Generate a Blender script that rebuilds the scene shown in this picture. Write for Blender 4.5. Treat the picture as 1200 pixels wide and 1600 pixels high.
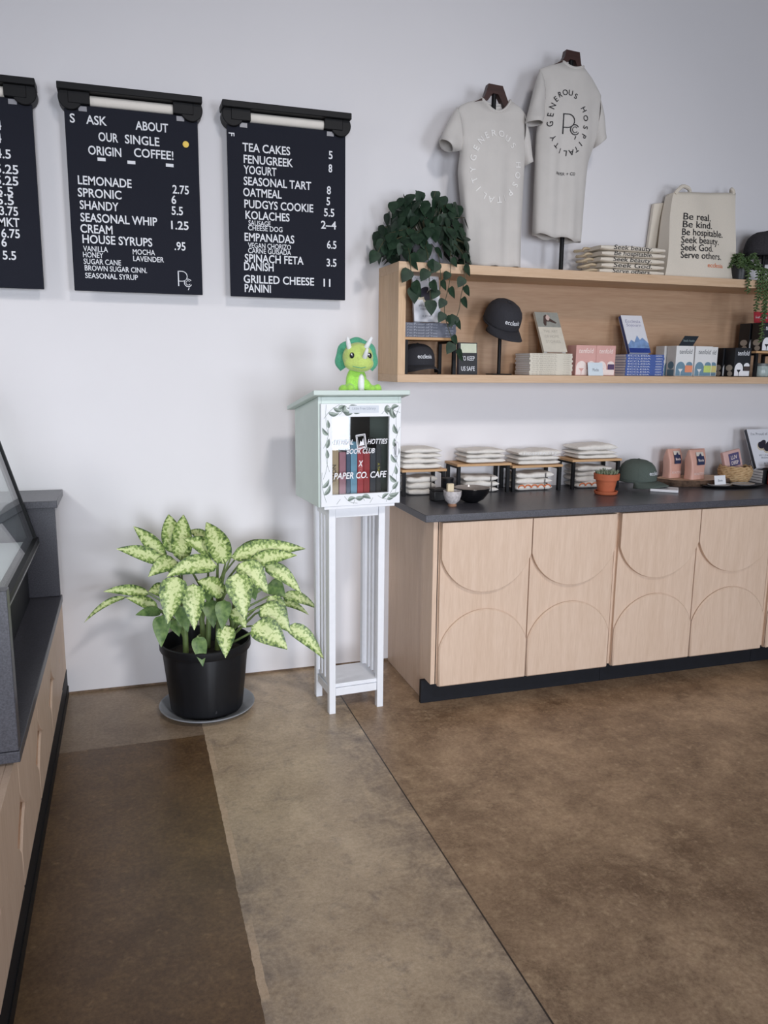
import bpy, bmesh, math, random
from mathutils import Vector, Matrix, Euler
R = math.radians
PI = math.pi
for o in list(bpy.data.objects): bpy.data.objects.remove(o)
scene = bpy.context.scene
COL = scene.collection

# ------------------------------------------------------------------ camera
CAM = Vector((0.0, -3.7975, 1.54))
pitch, yaw, roll = R(10.461), R(17.909), R(0.6186)
fwd = Vector((math.sin(yaw)*math.cos(pitch), math.cos(yaw)*math.cos(pitch), -math.sin(pitch)))
r0 = Vector((math.cos(yaw), -math.sin(yaw), 0)); u0 = r0.cross(fwd)
rt = math.cos(roll)*r0 + math.sin(roll)*u0; upv = -math.sin(roll)*r0 + math.cos(roll)*u0
cd = bpy.data.cameras.new('camera'); cam = bpy.data.objects.new('camera', cd); COL.objects.link(cam)
cd.sensor_fit = 'VERTICAL'; cd.sensor_height = 24.0; cd.lens = 1237.4/1600*24.0
cd.clip_start = 0.05; cd.clip_end = 100
m = Matrix((rt, upv, -fwd)).transposed().to_4x4(); m.translation = CAM
cam.matrix_world = m
scene.camera = cam

# ------------------------------------------------------------------ light and exposure
vs = scene.view_settings
vs.view_transform = 'Standard'; vs.look = 'None'; vs.gamma = 1.0; vs.use_curve_mapping = False
vs.exposure = 0.0
w = bpy.data.worlds.new('world'); scene.world = w; w.use_nodes = True
w.node_tree.nodes['Background'].inputs[0].default_value = (0.80, 0.88, 1.0, 1)
w.node_tree.nodes['Background'].inputs[1].default_value = 0.6
def area(name, loc, target, sx, sy, power, col, spread=180):
    d = bpy.data.lights.new(name, 'AREA'); d.shape = 'RECTANGLE'; d.size = sx; d.size_y = sy
    d.energy = power; d.color = col; d.spread = R(spread)
    o = bpy.data.objects.new(name, d); COL.objects.link(o); o.location = loc
    o.rotation_euler = (Vector(target)-Vector(loc)).to_track_quat('-Z', 'Y').to_euler()
    return o
area('daylight_window_upper', (3.45, -8.05, 2.0), (1.4, 0, 0.5), 1.5, 1.1, 32, (0.84, 0.90, 1.0), 110)
area('daylight_window_lower', (3.45, -8.05, 0.8), (1.4, 0, 0.4), 1.5, 0.9, 25, (0.84, 0.90, 1.0), 110)
area('daylight_second_window', (5.9, -8.05, 0.9), (2.0, 0, 0.4), 1.5, 1.1, 13, (0.84, 0.90, 1.0), 110)
area('daylight_door', (-0.6, -8.05, 1.30), (0.5, 0, 0.2), 1.7, 2.4, 70, (0.86, 0.91, 1.0), 95)
area('added_left_fill', (-1.9, -1.5, 2.6), (-0.2, -0.2, 0.4), 0.5, 0.5, 7, (1.0, 0.96, 0.95), 110)  # fill lamp added to brighten the left side, stands for no known fixture
area('ceiling_light', (1.5, -4.7, 4.6), (1.0, 0, 0.6), 0.5, 0.5, 11, (1.0, 0.95, 0.92), 62)

# ------------------------------------------------------------------ helpers
def lin(c):
    c /= 255.0
    return c/12.92 if c <= 0.04045 else ((c+0.055)/1.055)**2.4
def rgb(r, g, b): return (lin(r), lin(g), lin(b), 1.0)
MATS = {}
def mat(name, col, rough=0.6, metal=0.0, var=0.06, scale=30.0, bump=0.0, spec=0.5, stretch=None, sheen=0.0, col2=None, bscale=None):
    """procedural principled material: base colour gently modulated by noise"""
    if name in MATS: return MATS[name]
    mt = bpy.data.materials.new(name); mt.use_nodes = True
    nt = mt.node_tree; bs = nt.nodes['Principled BSDF']
    bs.inputs['Roughness'].default_value = rough; bs.inputs['Metallic'].default_value = metal
    bs.inputs['Specular IOR Level'].default_value = spec
    if sheen: bs.inputs['Sheen Weight'].default_value = sheen
    tc = nt.nodes.new('ShaderNodeTexCoord'); mp = nt.nodes.new('ShaderNodeMapping')
    nt.links.new(tc.outputs['Object'], mp.inputs[0])
    if stretch: mp.inputs['Scale'].default_value = stretch
    nz = nt.nodes.new('ShaderNodeTexNoise'); nz.inputs['Scale'].default_value = scale
    nz.inputs['Detail'].default_value = 4.0
    nt.links.new(mp.outputs[0], nz.inputs['Vector'])
    cr = nt.nodes.new('ShaderNodeValToRGB')
    c2 = col2 if col2 else tuple(min(1, x*(1+var)) for x in col[:3])+(1,)
    c1 = tuple(x*(1-var) for x in col[:3])+(1,) if not col2 else col
    cr.color_ramp.elements[0].position = 0.3; cr.color_ramp.elements[0].color = c1
    cr.color_ramp.elements[1].position = 0.7; cr.color_ramp.elements[1].color = c2
    nt.links.new(nz.outputs['Fac'], cr.inputs[0]); nt.links.new(cr.outputs[0], bs.inputs['Base Color'])
    if bump:
        bp = nt.nodes.new('ShaderNodeBump'); bp.inputs['Strength'].default_value = bump; bp.inputs['Distance'].default_value = 0.004
        if bscale:
            n2 = nt.nodes.new('ShaderNodeTexNoise'); n2.inputs['Scale'].default_value = bscale
            nt.links.new(tc.outputs['Object'], n2.inputs['Vector']); nt.links.new(n2.outputs['Fac'], bp.inputs['Height'])
        else: nt.links.new(nz.outputs['Fac'], bp.inputs['Height'])
        nt.links.new(bp.outputs[0], bs.inputs['Normal'])
    MATS[name] = mt
    return mt

def crv(P_, n=8):
    P_ = [Vector(p) for p in P_]; out = []
    for i in range(len(P_)-1):
        a, b, c, d = P_[max(0, i-1)], P_[i], P_[i+1], P_[min(len(P_)-1, i+2)]
        for k in range(n):
            t = k/n; out.append(.5*((2*b)+(c-a)*t+(2*a-5*b+4*c-d)*t*t+(3*b-a-3*c+d)*t*t*t))
    return out+[P_[-1]]
class MB:
    """collects shapes; build() links them as ONE mesh object"""
    def __init__(s): s.v = []; s.f = []; s.mi = []; s.uv = {}
    def add(s, vs, fs, mi=0, M=None):
        o = len(s.v)
        s.v += [tuple(M @ Vector(p)) if M else tuple(p) for p in vs]
        s.f += [tuple(i+o for i in f) for f in fs]; s.mi += [mi]*len(fs)
        return o
    def box(s, x0, x1, y0, y1, z0, z1, mi=0, M=None):
        vs = [(x0,y0,z0),(x1,y0,z0),(x1,y1,z0),(x0,y1,z0),(x0,y0,z1),(x1,y0,z1),(x1,y1,z1),(x0,y1,z1)]
        s.add(vs, [(0,3,2,1),(4,5,6,7),(0,1,5,4),(1,2,6,5),(2,3,7,6),(3,0,4,7)], mi, M); return s
    def prism(s, poly, y0, y1, mi=0, M=None):
        """poly in x,z (any order), extruded along y"""
        a = sum(poly[i][0]*poly[(i+1)%len(poly)][1]-poly[(i+1)%len(poly)][0]*poly[i][1] for i in range(len(poly)))
        if a < 0: poly = poly[::-1]
        n = len(poly)
        vs = [(x,y0,z) for x,z in poly]+[(x,y1,z) for x,z in poly]
        fs = [tuple(range(n)), tuple(range(2*n-1, n-1, -1))]
        fs += [(i, i+n, (i+1)%n+n, (i+1)%n) for i in range(n)]
        s.add(vs, fs, mi, M); return s
    def lathe(s, prof, n=32, mi=0, M=None, cap=True, sx=1.0, sy=1.0):
        vs = []; fs = []
        for r, z in prof:
            for i in range(n):
                a = 2*PI*i/n; vs.append((r*math.cos(a)*sx, r*math.sin(a)*sy, z))
        k = len(prof)
        for j in range(k-1):
            for i in range(n):
                fs.append((j*n+i, j*n+(i+1)%n, (j+1)*n+(i+1)%n, (j+1)*n+i))
        if cap:
            fs.append(tuple(range(n-1, -1, -1))); fs.append(tuple(range((k-1)*n, k*n)))
        s.add(vs, fs, mi, M); return s
    def tube(s, pts, rad, n=8, mi=0, M=None):
        pts = [Vector(p) for p in pts]; vs = []; fs = []
        rr = rad if hasattr(rad, '__len__') else [rad]*len(pts)
        prev = None
        for i, p in enumerate(pts):
            t = (pts[min(i+1, len(pts)-1)]-pts[max(i-1, 0)]).normalized()
            a = prev if prev is not None else (Vector((0,0,1)) if abs(t.z) < 0.9 else Vector((1,0,0)))
            x = (a - t*a.dot(t)).normalized(); prev = x; y = t.cross(x)
            for j in range(n):
                an = 2*PI*j/n; vs.append(p + (x*math.cos(an)+y*math.sin(an))*rr[i])
        k = len(pts)
        for i in range(k-1):
            for j in range(n): fs.append((i*n+j, i*n+(j+1)%n, (i+1)*n+(j+1)%n, (i+1)*n+j))
        fs.append(tuple(range(n-1, -1, -1))); fs.append(tuple(range((k-1)*n, k*n)))
        s.add(vs, fs, mi, M); return s
    def cyl(s, p0, p1, r, n=20, mi=0, r1=None): return s.tube([p0, p1], [r, r if r1 is None else r1], n, mi)
    def ball(s, c, r, n=16, k=10, mi=0, M=None):
        rx, ry, rz = r if hasattr(r, '__len__') else (r, r, r)
        vs = [(0, 0, -1)]; fs = []
        for j in range(1, k):
            ph = -PI/2+PI*j/k
            for i in range(n): vs.append((math.cos(ph)*math.cos(2*PI*i/n), math.cos(ph)*math.sin(2*PI*i/n), math.sin(ph)))
        vs.append((0, 0, 1)); e = len(vs)-1
        for i in range(n):
            fs.append((0, 1+(i+1)%n, 1+i)); fs.append((e, e-n+i, e-n+(i+1)%n))
            for j in range(k-2): a = 1+j*n; fs.append((a+i, a+(i+1)%n, a+n+(i+1)%n, a+n+i))
        vs = [Vector((x*rx, y*ry, z*rz)) for x, y, z in vs]
        if M: vs = [M @ p for p in vs]
        s.add([p+Vector(c) for p in vs], fs, mi); return s
    def build(s, name, mats, parent=None, loc=None, rz=0, bevel=0.0, seg=2, smooth=38, solid=0.0, sub=0):
        me = bpy.data.meshes.new(name); me.from_pydata(s.v, [], s.f)
        if not isinstance(mats, (list, tuple)): mats = [mats]
        for q in mats: me.materials.append(q)
        me.polygons.foreach_set('material_index', s.mi)
        if s.uv:
            uvl = me.uv_layers.new(name='UVMap')
            for l in me.loops: uvl.data[l.index].uv = s.uv.get(l.vertex_index, (0, 0))
        me.polygons.foreach_set('use_smooth', [smooth > 0]*len(me.polygons)); me.update()
        if smooth > 0: me.set_sharp_from_angle(angle=R(smooth))
        o = bpy.data.objects.new(name, me); COL.objects.link(o)
        if parent: o.parent = parent
        if loc: o.location = loc
        if rz: o.rotation_euler.z = rz
        if solid: md = o.modifiers.new('solid', 'SOLIDIFY'); md.thickness = solid; md.offset = 0
        if sub: md = o.modifiers.new('sub', 'SUBSURF'); md.levels = sub; md.render_levels = sub
        if bevel:
            md = o.modifiers.new('bevel', 'BEVEL'); md.width = bevel; md.segments = seg; md.limit_method = 'ANGLE'
            md.angle_limit = R(40)
        return o
def tag(o, label, cat, group=None):
    o['label'] = label; o['category'] = cat
    if group: o['group'] = group
    return o
def thing(name, label, cat, loc=(0,0,0), rz=0, group=None):
    o = bpy.data.objects.new(name, None); COL.objects.link(o); o.location = loc; o.rotation_euler.z = rz
    o.empty_display_size = 0.05
    return tag(o, label, cat, group)
def struct(o): o['kind'] = 'structure'; return o
def dup(root, loc, rz=None, label=None, group=None):
    r = root.copy(); COL.objects.link(r); r.location = loc
    if rz is not None: r.rotation_euler.z = rz
    if label: r['label'] = label
    if group: r['group'] = group
    for ch in list(root.children):
        c = ch.copy(); COL.objects.link(c); c.parent = r
        for g in list(ch.children):
            d = g.copy(); COL.objects.link(d); d.parent = c
    return r
def plabel(o, l): o['label'] = l; return o

_tc = {}
def glyphs(body, size=1.0, shear=0.0, off=0.0, space=1.0, ex=0.0):
    """flat lettering in local x,y; returns verts, faces, (x0,x1,y0,y1)"""
    key = (body, shear, off, space, ex > 0)
    if key not in _tc:
        cu = bpy.data.curves.new('lettering', 'FONT'); cu.body = body; cu.size = 1.0; cu.shear = shear
        cu.offset = off; cu.space_character = space; cu.resolution_u = 3; cu.fill_mode = 'FRONT'
        ob = bpy.data.objects.new('lettering', cu); COL.objects.link(ob)
        dg = bpy.context.evaluated_depsgraph_get(); me = bpy.data.meshes.new_from_object(ob.evaluated_get(dg))
        v = [tuple(q.co) for q in me.vertices]; f = [tuple(p.vertices) for p in me.polygons]
        bpy.data.objects.remove(ob); bpy.data.curves.remove(cu); bpy.data.meshes.remove(me)
        _tc[key] = (v, f)
    v, f = _tc[key]
    v = [(x*size, y*size, 0) for x, y, z in v]
    xs = [p[0] for p in v]; ys = [p[1] for p in v]
    return v, f, (min(xs), max(xs), min(ys), max(ys))
def put_text(mb, body, x0, z, width=None, size=0.03, align='L', mi=0, y=0.0, M=None, fn=None, **k):
    """lettering standing upright in the x,z plane facing -y; x0 = left (or centre), z = baseline; fn maps (x,z)->(x,y,z)"""
    v, f, bb = glyphs(body, size, **k)
    sx = width/(bb[1]-bb[0]) if width else 1.0
    wd = (bb[1]-bb[0])*sx
    xo = x0 if align == 'L' else (x0-wd/2 if align == 'C' else x0-wd)
    pts = [(xo+(p[0]-bb[0])*sx, z+p[1]) for p in v]
    vs = [fn(a, b) for a, b in pts] if fn else [(a, y, b) for a, b in pts]
    mb.add(vs, f, mi, M)
def circle_text(mb, body, cx, cz, rx, rz, a0, a1, size, fn, mi=0):
    """letters placed round an ellipse from angle a0 to a1 (degrees, clockwise from top), feet towards the centre"""
    n = len(body)
    for i, ch in enumerate(body):
        if ch == ' ': continue
        a = R(a0+(a1-a0)*i/(n-1))
        v, f, bb = glyphs(ch, size, off=0.006)
        mx = (bb[0]+bb[1])/2; my = size*0.35
        px, pz = cx+rx*math.sin(a), cz+rz*math.cos(a)
        c, s = math.cos(-a), math.sin(-a)
        mb.add([fn(px+(p[0]-mx)*c-(p[1]-my)*s, pz+(p[0]-mx)*s+(p[1]-my)*c) for p in v], f, mi)

# ------------------------------------------------------------------ materials
def wood(name, c1, c2, axis='z', rough=0.5, grain=1.0):
    if name in MATS: return MATS[name]
    mt = bpy.data.materials.new(name); mt.use_nodes = True; nt = mt.node_tree; bs = nt.nodes['Principled BSDF']
    bs.inputs['Roughness'].default_value = rough; bs.inputs['Specular IOR Level'].default_value = 0.35
    tc = nt.nodes.new('ShaderNodeTexCoord'); mp = nt.nodes.new('ShaderNodeMapping')
    nt.links.new(tc.outputs['Object'], mp.inputs[0])
    mp.inputs['Scale'].default_value = {'z': (9, 9, 0.7), 'x': (0.7, 9, 9), 'y': (9, 0.7, 9)}[axis]
    n1 = nt.nodes.new('ShaderNodeTexNoise'); n1.inputs['Scale'].default_value = 3.0*grain; n1.inputs['Detail'].default_value = 6; n1.inputs['Distortion'].default_value = 1.2
    n2 = nt.nodes.new('ShaderNodeTexNoise'); n2.inputs['Scale'].default_value = 22*grain; n2.inputs['Detail'].default_value = 3
    nt.links.new(mp.outputs[0], n1.inputs['Vector']); nt.links.new(mp.outputs[0], n2.inputs['Vector'])
    mx = nt.nodes.new('ShaderNodeMath'); mx.operation = 'MULTIPLY_ADD'; mx.inputs[1].default_value = 0.45
    nt.links.new(n2.outputs['Fac'], mx.inputs[0])
    m2 = nt.nodes.new('ShaderNodeMath'); m2.operation = 'MULTIPLY'; m2.inputs[1].default_value = 0.55
    nt.links.new(n1.outputs['Fac'], m2.inputs[0]); nt.links.new(m2.outputs[0], mx.inputs[2])
    cr = nt.nodes.new('ShaderNodeValToRGB'); cr.color_ramp.elements[0].position = 0.36; cr.color_ramp.elements[1].position = 0.62
    cr.color_ramp.elements[0].color = c1; cr.color_ramp.elements[1].color = c2
    nt.links.new(mx.outputs[0], cr.inputs[0]); nt.links.new(cr.outputs[0], bs.inputs['Base Color'])
    MATS[name] = mt; return mt
M_birch = wood('birch_veneer_vertical', rgb(208, 181, 158), rgb(219, 194, 173), 'z', 0.5)
M_birchx = wood('birch_veneer_horizontal', rgb(202, 170, 138), rgb(214, 184, 154), 'x', 0.5)
M_birchback = wood('birch_back_panel', rgb(174, 140, 112), rgb(188, 156, 127), 'x', 0.5, 0.6)
M_stone = mat('dark_quartz', rgb(58, 58, 64), 0.32, col2=rgb(84, 84, 92), scale=220)
M_black = mat('black_laminate', rgb(18, 20, 27), 0.6, var=0.15, spec=.3)
M_blkmetal = mat('black_powder_coated_metal', rgb(16, 16, 19), 0.55, metal=0.2, var=0.1, spec=.35)
M_white = mat('white_paint', rgb(236, 238, 243), 0.4, var=0.02)
M_sage = mat('sage_green_paint', rgb(206, 219, 213), 0.45, var=0.03, scale=8)
M_board = mat('charcoal_felt', rgb(33, 35, 45), 0.9, var=0.12, scale=300, spec=.25)
M_letter = mat('white_letters', rgb(226, 228, 234), 0.5, var=0.02)
M_paper = mat('white_paper', rgb(238, 238, 242), 0.7, var=0.02)
M_cream = mat('cream_cotton', rgb(234, 229, 222), 0.95, var=0.05, scale=60, bump=0.2, bscale=900, sheen=0.2)
M_shirt = mat('natural_cotton_jersey', rgb(206, 202, 198), 0.95, var=0.03, scale=12, sheen=0.2)
M_canvas = mat('natural_canvas', rgb(226, 217, 203), 0.95, var=0.05, scale=400, bump=0.15)
M_canvasdk = mat('canvas_handles', rgb(196, 178, 150), 0.95, var=0.1, scale=200)
M_ink = mat('black_print', rgb(36, 36, 40), 0.8, var=0.05)
M_whiteink = mat('pale_print', rgb(240, 238, 236), 0.7, var=0.02)
M_orange = mat('orange_print', rgb(226, 128, 82), 0.8, var=0.08)
M_dkwood = mat('dark_walnut', rgb(58, 33, 29), 0.45, var=0.2, scale=14, stretch=(1, 1, 6))
M_capblk = mat('black_twill', rgb(48, 48, 54), 0.9, var=0.15, scale=300, bump=0.2)
M_capgrn = mat('olive_green_twill', rgb(84, 94, 88), 0.9, var=0.12, scale=240, bump=0.2)
M_capgry = mat('charcoal_wool', rgb(58, 56, 60), 0.98, var=0.25, scale=180, bump=0.6)
M_pot = mat('black_nursery_plastic', rgb(17, 18, 22), 0.5, var=0.1, spec=.35)
M_soil = mat('dark_soil', rgb(34, 27, 22), 1.0, var=0.5, scale=90, bump=0.8)
M_terra = mat('terracotta', rgb(184, 98, 64), 0.75, var=0.1, scale=25)
M_dinoy = mat('lime_plush', rgb(164, 222, 92), 0.95, var=0.10, scale=160, bump=0.5, sheen=0.4)
M_dinoh = mat('pale_lime_plush', rgb(192, 214, 116), 0.95, var=0.08, scale=160, bump=0.5, sheen=0.4)
M_dinof = mat('teal_green_plush', rgb(84, 168, 134), 0.95, var=0.12, scale=160, bump=0.5, sheen=0.4)
M_dinow = mat('white_plush', rgb(238, 240, 242), 0.9, var=0.03, scale=120)
M_eye = mat('glossy_black_eye', rgb(26, 26, 34), 0.1, var=0.1)

def glass(name, tint=(1, 1, 1, 1), ior=1.5):
    mt = bpy.data.materials.new(name); mt.use_nodes = True; nt = mt.node_tree
    nt.nodes.remove(nt.nodes['Principled BSDF']); out = nt.nodes['Material Output']
    tr = nt.nodes.new('ShaderNodeBsdfTransparent'); tr.inputs[0].default_value = tint
    gl = nt.nodes.new('ShaderNodeBsdfGlossy'); gl.inputs['Roughness'].default_value = 0.02
    lw = nt.nodes.new('ShaderNodeLayerWeight'); lw.inputs[0].default_value = 0.5; r0_ = ((ior-1)/(ior+1))**2
    pw = nt.nodes.new('ShaderNodeMath'); pw.operation = 'POWER'; pw.inputs[1].default_value = 5.0; nt.links.new(lw.outputs['Facing'], pw.inputs[0])
    fr = nt.nodes.new('ShaderNodeMath'); fr.operation = 'MULTIPLY_ADD'; fr.inputs[1].default_value = 1-r0_; fr.inputs[2].default_value = r0_
    nt.links.new(pw.outputs[0], fr.inputs[0])
    mx = nt.nodes.new('ShaderNodeMixShader')
    nt.links.new(fr.outputs[0], mx.inputs[0]); nt.links.new(tr.outputs[0], mx.inputs[1]); nt.links.new(gl.outputs[0], mx.inputs[2])
    nt.links.new(mx.outputs[0], out.inputs[0]); return mt
M_glass = glass('clear_glass', (0.96, 0.98, 0.97, 1), 1.6)
M_glasscase = glass('case_glass', (0.965, 0.985, 0.98, 1), 1.45)

def frgb(r, g, b): return tuple(min(1, c*1.5) for c in rgb(r, g, b)[:3])+(1,)
def floor_mat():
    mt = bpy.data.materials.new('stained_polished_concrete'); mt.use_nodes = True; nt = mt.node_tree; N = nt.nodes.new; L = nt.links.new
    bs = nt.nodes['Principled BSDF']; bs.inputs['Specular IOR Level'].default_value = 0.5
    tc = N('ShaderNodeTexCoord'); sep = N('ShaderNodeSeparateXYZ'); L(tc.outputs['Object'], sep.inputs[0])
    def noise(sc, det=6, dist=0.0, rough=0.6):
        n = N('ShaderNodeTexNoise'); n.inputs['Scale'].default_value = sc; n.inputs['Detail'].default_value = det
        n.inputs['Distortion'].default_value = dist; n.inputs['Roughness'].default_value = rough; L(tc.outputs['Object'], n.inputs['Vector']); return n.outputs['Fac']
    def ramp(src, p0, c0, p1, c1):
        r = N('ShaderNodeValToRGB'); r.color_ramp.elements[0].position = p0; r.color_ramp.elements[0].color = c0
        r.color_ramp.elements[1].position = p1; r.color_ramp.elements[1].color = c1; L(src, r.inputs[0]); return r.outputs[0]
    def math_(op, a, b):
        n = N('ShaderNodeMath'); n.operation = op
        for i, q in enumerate((a, b)):
            if hasattr(q, 'links'): L(q, n.inputs[i])
            else: n.inputs[i].default_value = q
        return n.outputs[0]
    def mix(fac, a, b, bt='MIX'):
        n = N('ShaderNodeMix'); n.data_type = 'RGBA'; n.blend_type = bt
        if hasattr(fac, 'links'): L(fac, n.inputs[0])
        else: n.inputs[0].default_value = fac
        for i, q in ((6, a), (7, b)):
            if hasattr(q, 'links'): L(q, n.inputs[i])
            else: n.inputs[i].default_value = q
        return n.outputs[2]
    X, Y = sep.outputs[0], sep.outputs[1]
    brown = ramp(noise(3.4, 10, 0.3, .78), 0.36, frgb(106, 88, 70), 0.64, frgb(168, 147, 124))
    brown = mix(ramp(noise(11, 8, 0.2, .72), 0.46, (0, 0, 0, 1), 0.70, (0.6, 0.6, 0.6, 1)), brown, frgb(158, 138, 114))
    dark = ramp(noise(4.2, 10, 0.3, .78), 0.34, frgb(79, 60, 41), 0.68, frgb(108, 87, 61))
    brown = mix(ramp(noise(1.3, 4, 0.4), 0.40, (0, 0, 0, 1), 0.62, (0.45, 0.45, 0.45, 1)), brown, frgb(84, 64, 46))
    brown = mix(ramp(noise(30, 6, 0.1, .6), 0.60, (0, 0, 0, 1), 0.72, (0.5, 0.5, 0.5, 1)), brown, frgb(176, 158, 136))
    brown = mix(ramp(noise(19, 7, 0.2, .7), 0.50, (0, 0, 0, 1), 0.70, (0.55, 0.55, 0.55, 1)), brown, frgb(164, 146, 122))
    dark = mix(ramp(noise(24, 6, 0.1, .6), 0.60, (0, 0, 0, 1), 0.72, (0.5, 0.5, 0.5, 1)), dark, frgb(132, 112, 86))
    dark = mix(ramp(noise(17, 7, 0.2, .7), 0.52, (0, 0, 0, 1), 0.72, (0.5, 0.5, 0.5, 1)), dark, frgb(118, 98, 70))
    tan = ramp(noise(4.0, 10, 0.3, .78), 0.30, frgb(146, 131, 113), 0.68, frgb(182, 167, 147))
    tan = mix(ramp(noise(9, 9, 0.4, .74), 0.54, (0, 0, 0, 1), 0.72, (0.6, 0.6, 0.6, 1)), tan, frgb(114, 105, 100))
    tan = mix(ramp(noise(15, 7, 0.3, .72), 0.56, (0, 0, 0, 1), 0.74, (0.6, 0.6, 0.6, 1)), tan, frgb(120, 110, 102))
    back = ramp(noise(3.0, 8, 0.5), 0.3, frgb(112, 98, 84), 0.7, frgb(150, 136, 118))
    # edge of the infill strip, slightly ragged on its left
    rag = math_('MULTIPLY', math_('SUBTRACT', noise(16, 4), 0.5), 0.010)
    xl = math_('ADD', X, rag)
    s1 = math_('GREATER_THAN', xl, 0.246); s2 = math_('GREATER_THAN', X, 0.900)
    yb = math_('GREATER_THAN', math_('ADD', Y, math_('MULTIPLY', rag, 2.0)), -0.605)
    left = mix(yb, dark, back)
    c = mix(s1, left, tan); c = mix(s2, c, brown)
    # grey stains hugging the strip's right side
    dst = math_('SUBTRACT', 0.900, X)
    near = math_('MULTIPLY', math_('GREATER_THAN', dst, 0.0), math_('LESS_THAN', dst, 0.25))
    st = math_('MULTIPLY', near, math_('MULTIPLY', ramp(noise(8, 9, 0.4, .74), 0.38, (0, 0, 0, 1), 0.64, (1, 1, 1, 1)), math_('SUBTRACT', 0.85, math_('MULTIPLY', dst, 3.4))))
    c = mix(st, c, frgb(84, 76, 74))
    dl = math_('SUBTRACT', X, 0.246)
    nl = math_('MULTIPLY', math_('GREATER_THAN', dl, 0.0), math_('MULTIPLY', math_('LESS_THAN', dl, 0.20), math_('MINIMUM', 1.0, math_('MAXIMUM', 0.0, math_('MULTIPLY', math_('ADD', Y, 1.15), -1.8)))))
    sl_ = math_('MULTIPLY', nl, math_('MULTIPLY', ramp(noise(8, 9, 0.4, .74), 0.36, (0, 0, 0, 1), 0.62, (1, 1, 1, 1)), math_('SUBTRACT', 0.8, math_('MULTIPLY', dl, 4.0))))
    c = mix(sl_, c, frgb(92, 86, 86))
    # saw cut on the right, pale worn grout on the left
    cut = math_('LESS_THAN', math_('ABSOLUTE', math_('SUBTRACT', X, 0.900), 0), 0.0026)
    c = mix(cut, c, frgb(44, 36, 31))
    gd = math_('SUBTRACT', xl, 0.246)
    g = math_('MULTIPLY', math_('MULTIPLY', math_('GREATER_THAN', gd, 0.0), math_('LESS_THAN', gd, 0.022)), ramp(noise(3.0, 3), 0.42, (0, 0, 0, 1), 0.55, (0.8, 0.8, 0.8, 1)))
    c = mix(g, c, frgb(178, 160, 140))
    # fine speckle and little pale flecks
    c = mix(0.75, c, ramp(noise(70, 8, 0, .8), 0.3, rgb(60, 52, 46), 0.7, rgb(215, 205, 195)), 'SOFT_LIGHT')
    vo = N('ShaderNodeTexVoronoi'); vo.inputs['Scale'].default_value = 5.0; L(tc.outputs['Object'], vo.inputs['Vector'])
    fl = math_('LESS_THAN', vo.outputs['Distance'], 0.022)
    c = mix(math_('MULTIPLY', fl, math_('GREATER_THAN', noise(1.3, 2), 0.57)), c, frgb(205, 196, 184))
    L(c, bs.inputs['Base Color'])
    rr = N('ShaderNodeMapRange'); L(noise(6, 5), rr.inputs[0]); rr.inputs[3].default_value = 0.26; rr.inputs[4].default_value = 0.46
    L(rr.outputs[0], bs.inputs['Roughness'])
    bp = N('ShaderNodeBump'); bp.inputs['Strength'].default_value = 0.06; bp.inputs['Distance'].default_value = 0.004
    L(noise(14, 5), bp.inputs['Height']); L(bp.outputs[0], bs.inputs['Normal'])
    return mt
M_wall = mat('white_wall_paint', rgb(229, 227, 230), 0.75, var=0.012, scale=1.5, bump=0.03, bscale=160)
M_ceil = mat('grey_ceiling', rgb(84, 82, 84), 0.9, var=0.05)
M_concrete = mat('raw_concrete_joint', rgb(120, 100, 82), 0.9, var=0.35, scale=30)

# ------------------------------------------------------------------ the room
XL, XR, YF, HC = -3.6, 7.2, -8.2, 5.2
struct(MB().box(XL-.2, XR+.2, YF-.2, .2, -.15, 0).build('floor', floor_mat(), smooth=0))
struct(MB().box(XL-.2, XR+.2, 0, .2, 0.012, HC).build('wall_back', M_wall, smooth=0))
struct(MB().box(XL-.2, XR+.2, 0.004, .19, 0, .012).build('trim_1', M_concrete, smooth=0))
wl = MB()
for a, b, c, d in ((YF-.2, -5.3, 0, HC), (-5.3, -2.7, 2.55, HC), (-5.3, -2.7, 0, .95), (-2.7, 0, 0, HC)): wl.box(XL-.2, XL, a, b, c, d)
struct(wl.build('wall_left', M_wall, smooth=0))
struct(MB().box(XR, XR+.2, YF-.2, 0, 0, HC).build('wall_right', M_wall, smooth=0))
struct(MB().box(XL-.2, XR+.2, YF-.2, .2, HC, HC+.15).build('ceiling', M_ceil, smooth=0))
wf = MB()                                              # shop front behind the photographer: solid round two glazed openings
for a, b, c, d in ((XL, -1.6, 0, HC), (-1.6, .4, 2.8, HC), (.4, 2.6, 0, HC), (2.6, 4.3, 3.1, HC), (2.6, 4.3, 0, .3), (4.3, 5.05, 0, HC), (5.05, 6.75, 3.1, HC), (5.05, 6.75, 0, .3), (6.75, XR, 0, HC)):
    wf.box(a, b, YF-.2, YF, c, d)
struct(wf.build('wall_front', M_wall, smooth=0))
for n_, a in ((1, 2.6), (2, 5.05)):
    wn = MB()
    for x in (a, a+.82, a+1.64): wn.box(x, x+.06, YF-.12, YF-.06, .3, 3.1)
    wn.box(a, a+1.7, YF-.12, YF-.06, .3, .36); wn.box(a, a+1.7, YF-.12, YF-.06, 3.04, 3.1)
    struct(wn.build('window_%d' % n_, M_blkmetal, smooth=0))
wn = MB()
for y in (-5.3, -4.03, -2.76): wn.box(XL-.12, XL-.06, y, y+.06, .95, 2.55)
wn.box(XL-.12, XL-.06, -5.3, -2.7, .95, 1.01); wn.box(XL-.12, XL-.06, -5.3, -2.7, 2.49, 2.55)
struct(wn.build('window_3', M_blkmetal, smooth=0))  # unseen side window, added to bring fill light in from the left
dn = MB()
for x in (-1.6, -.64, .34): dn.box(x, x+.06, YF-.12, YF-.06, 0, 2.8)
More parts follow.
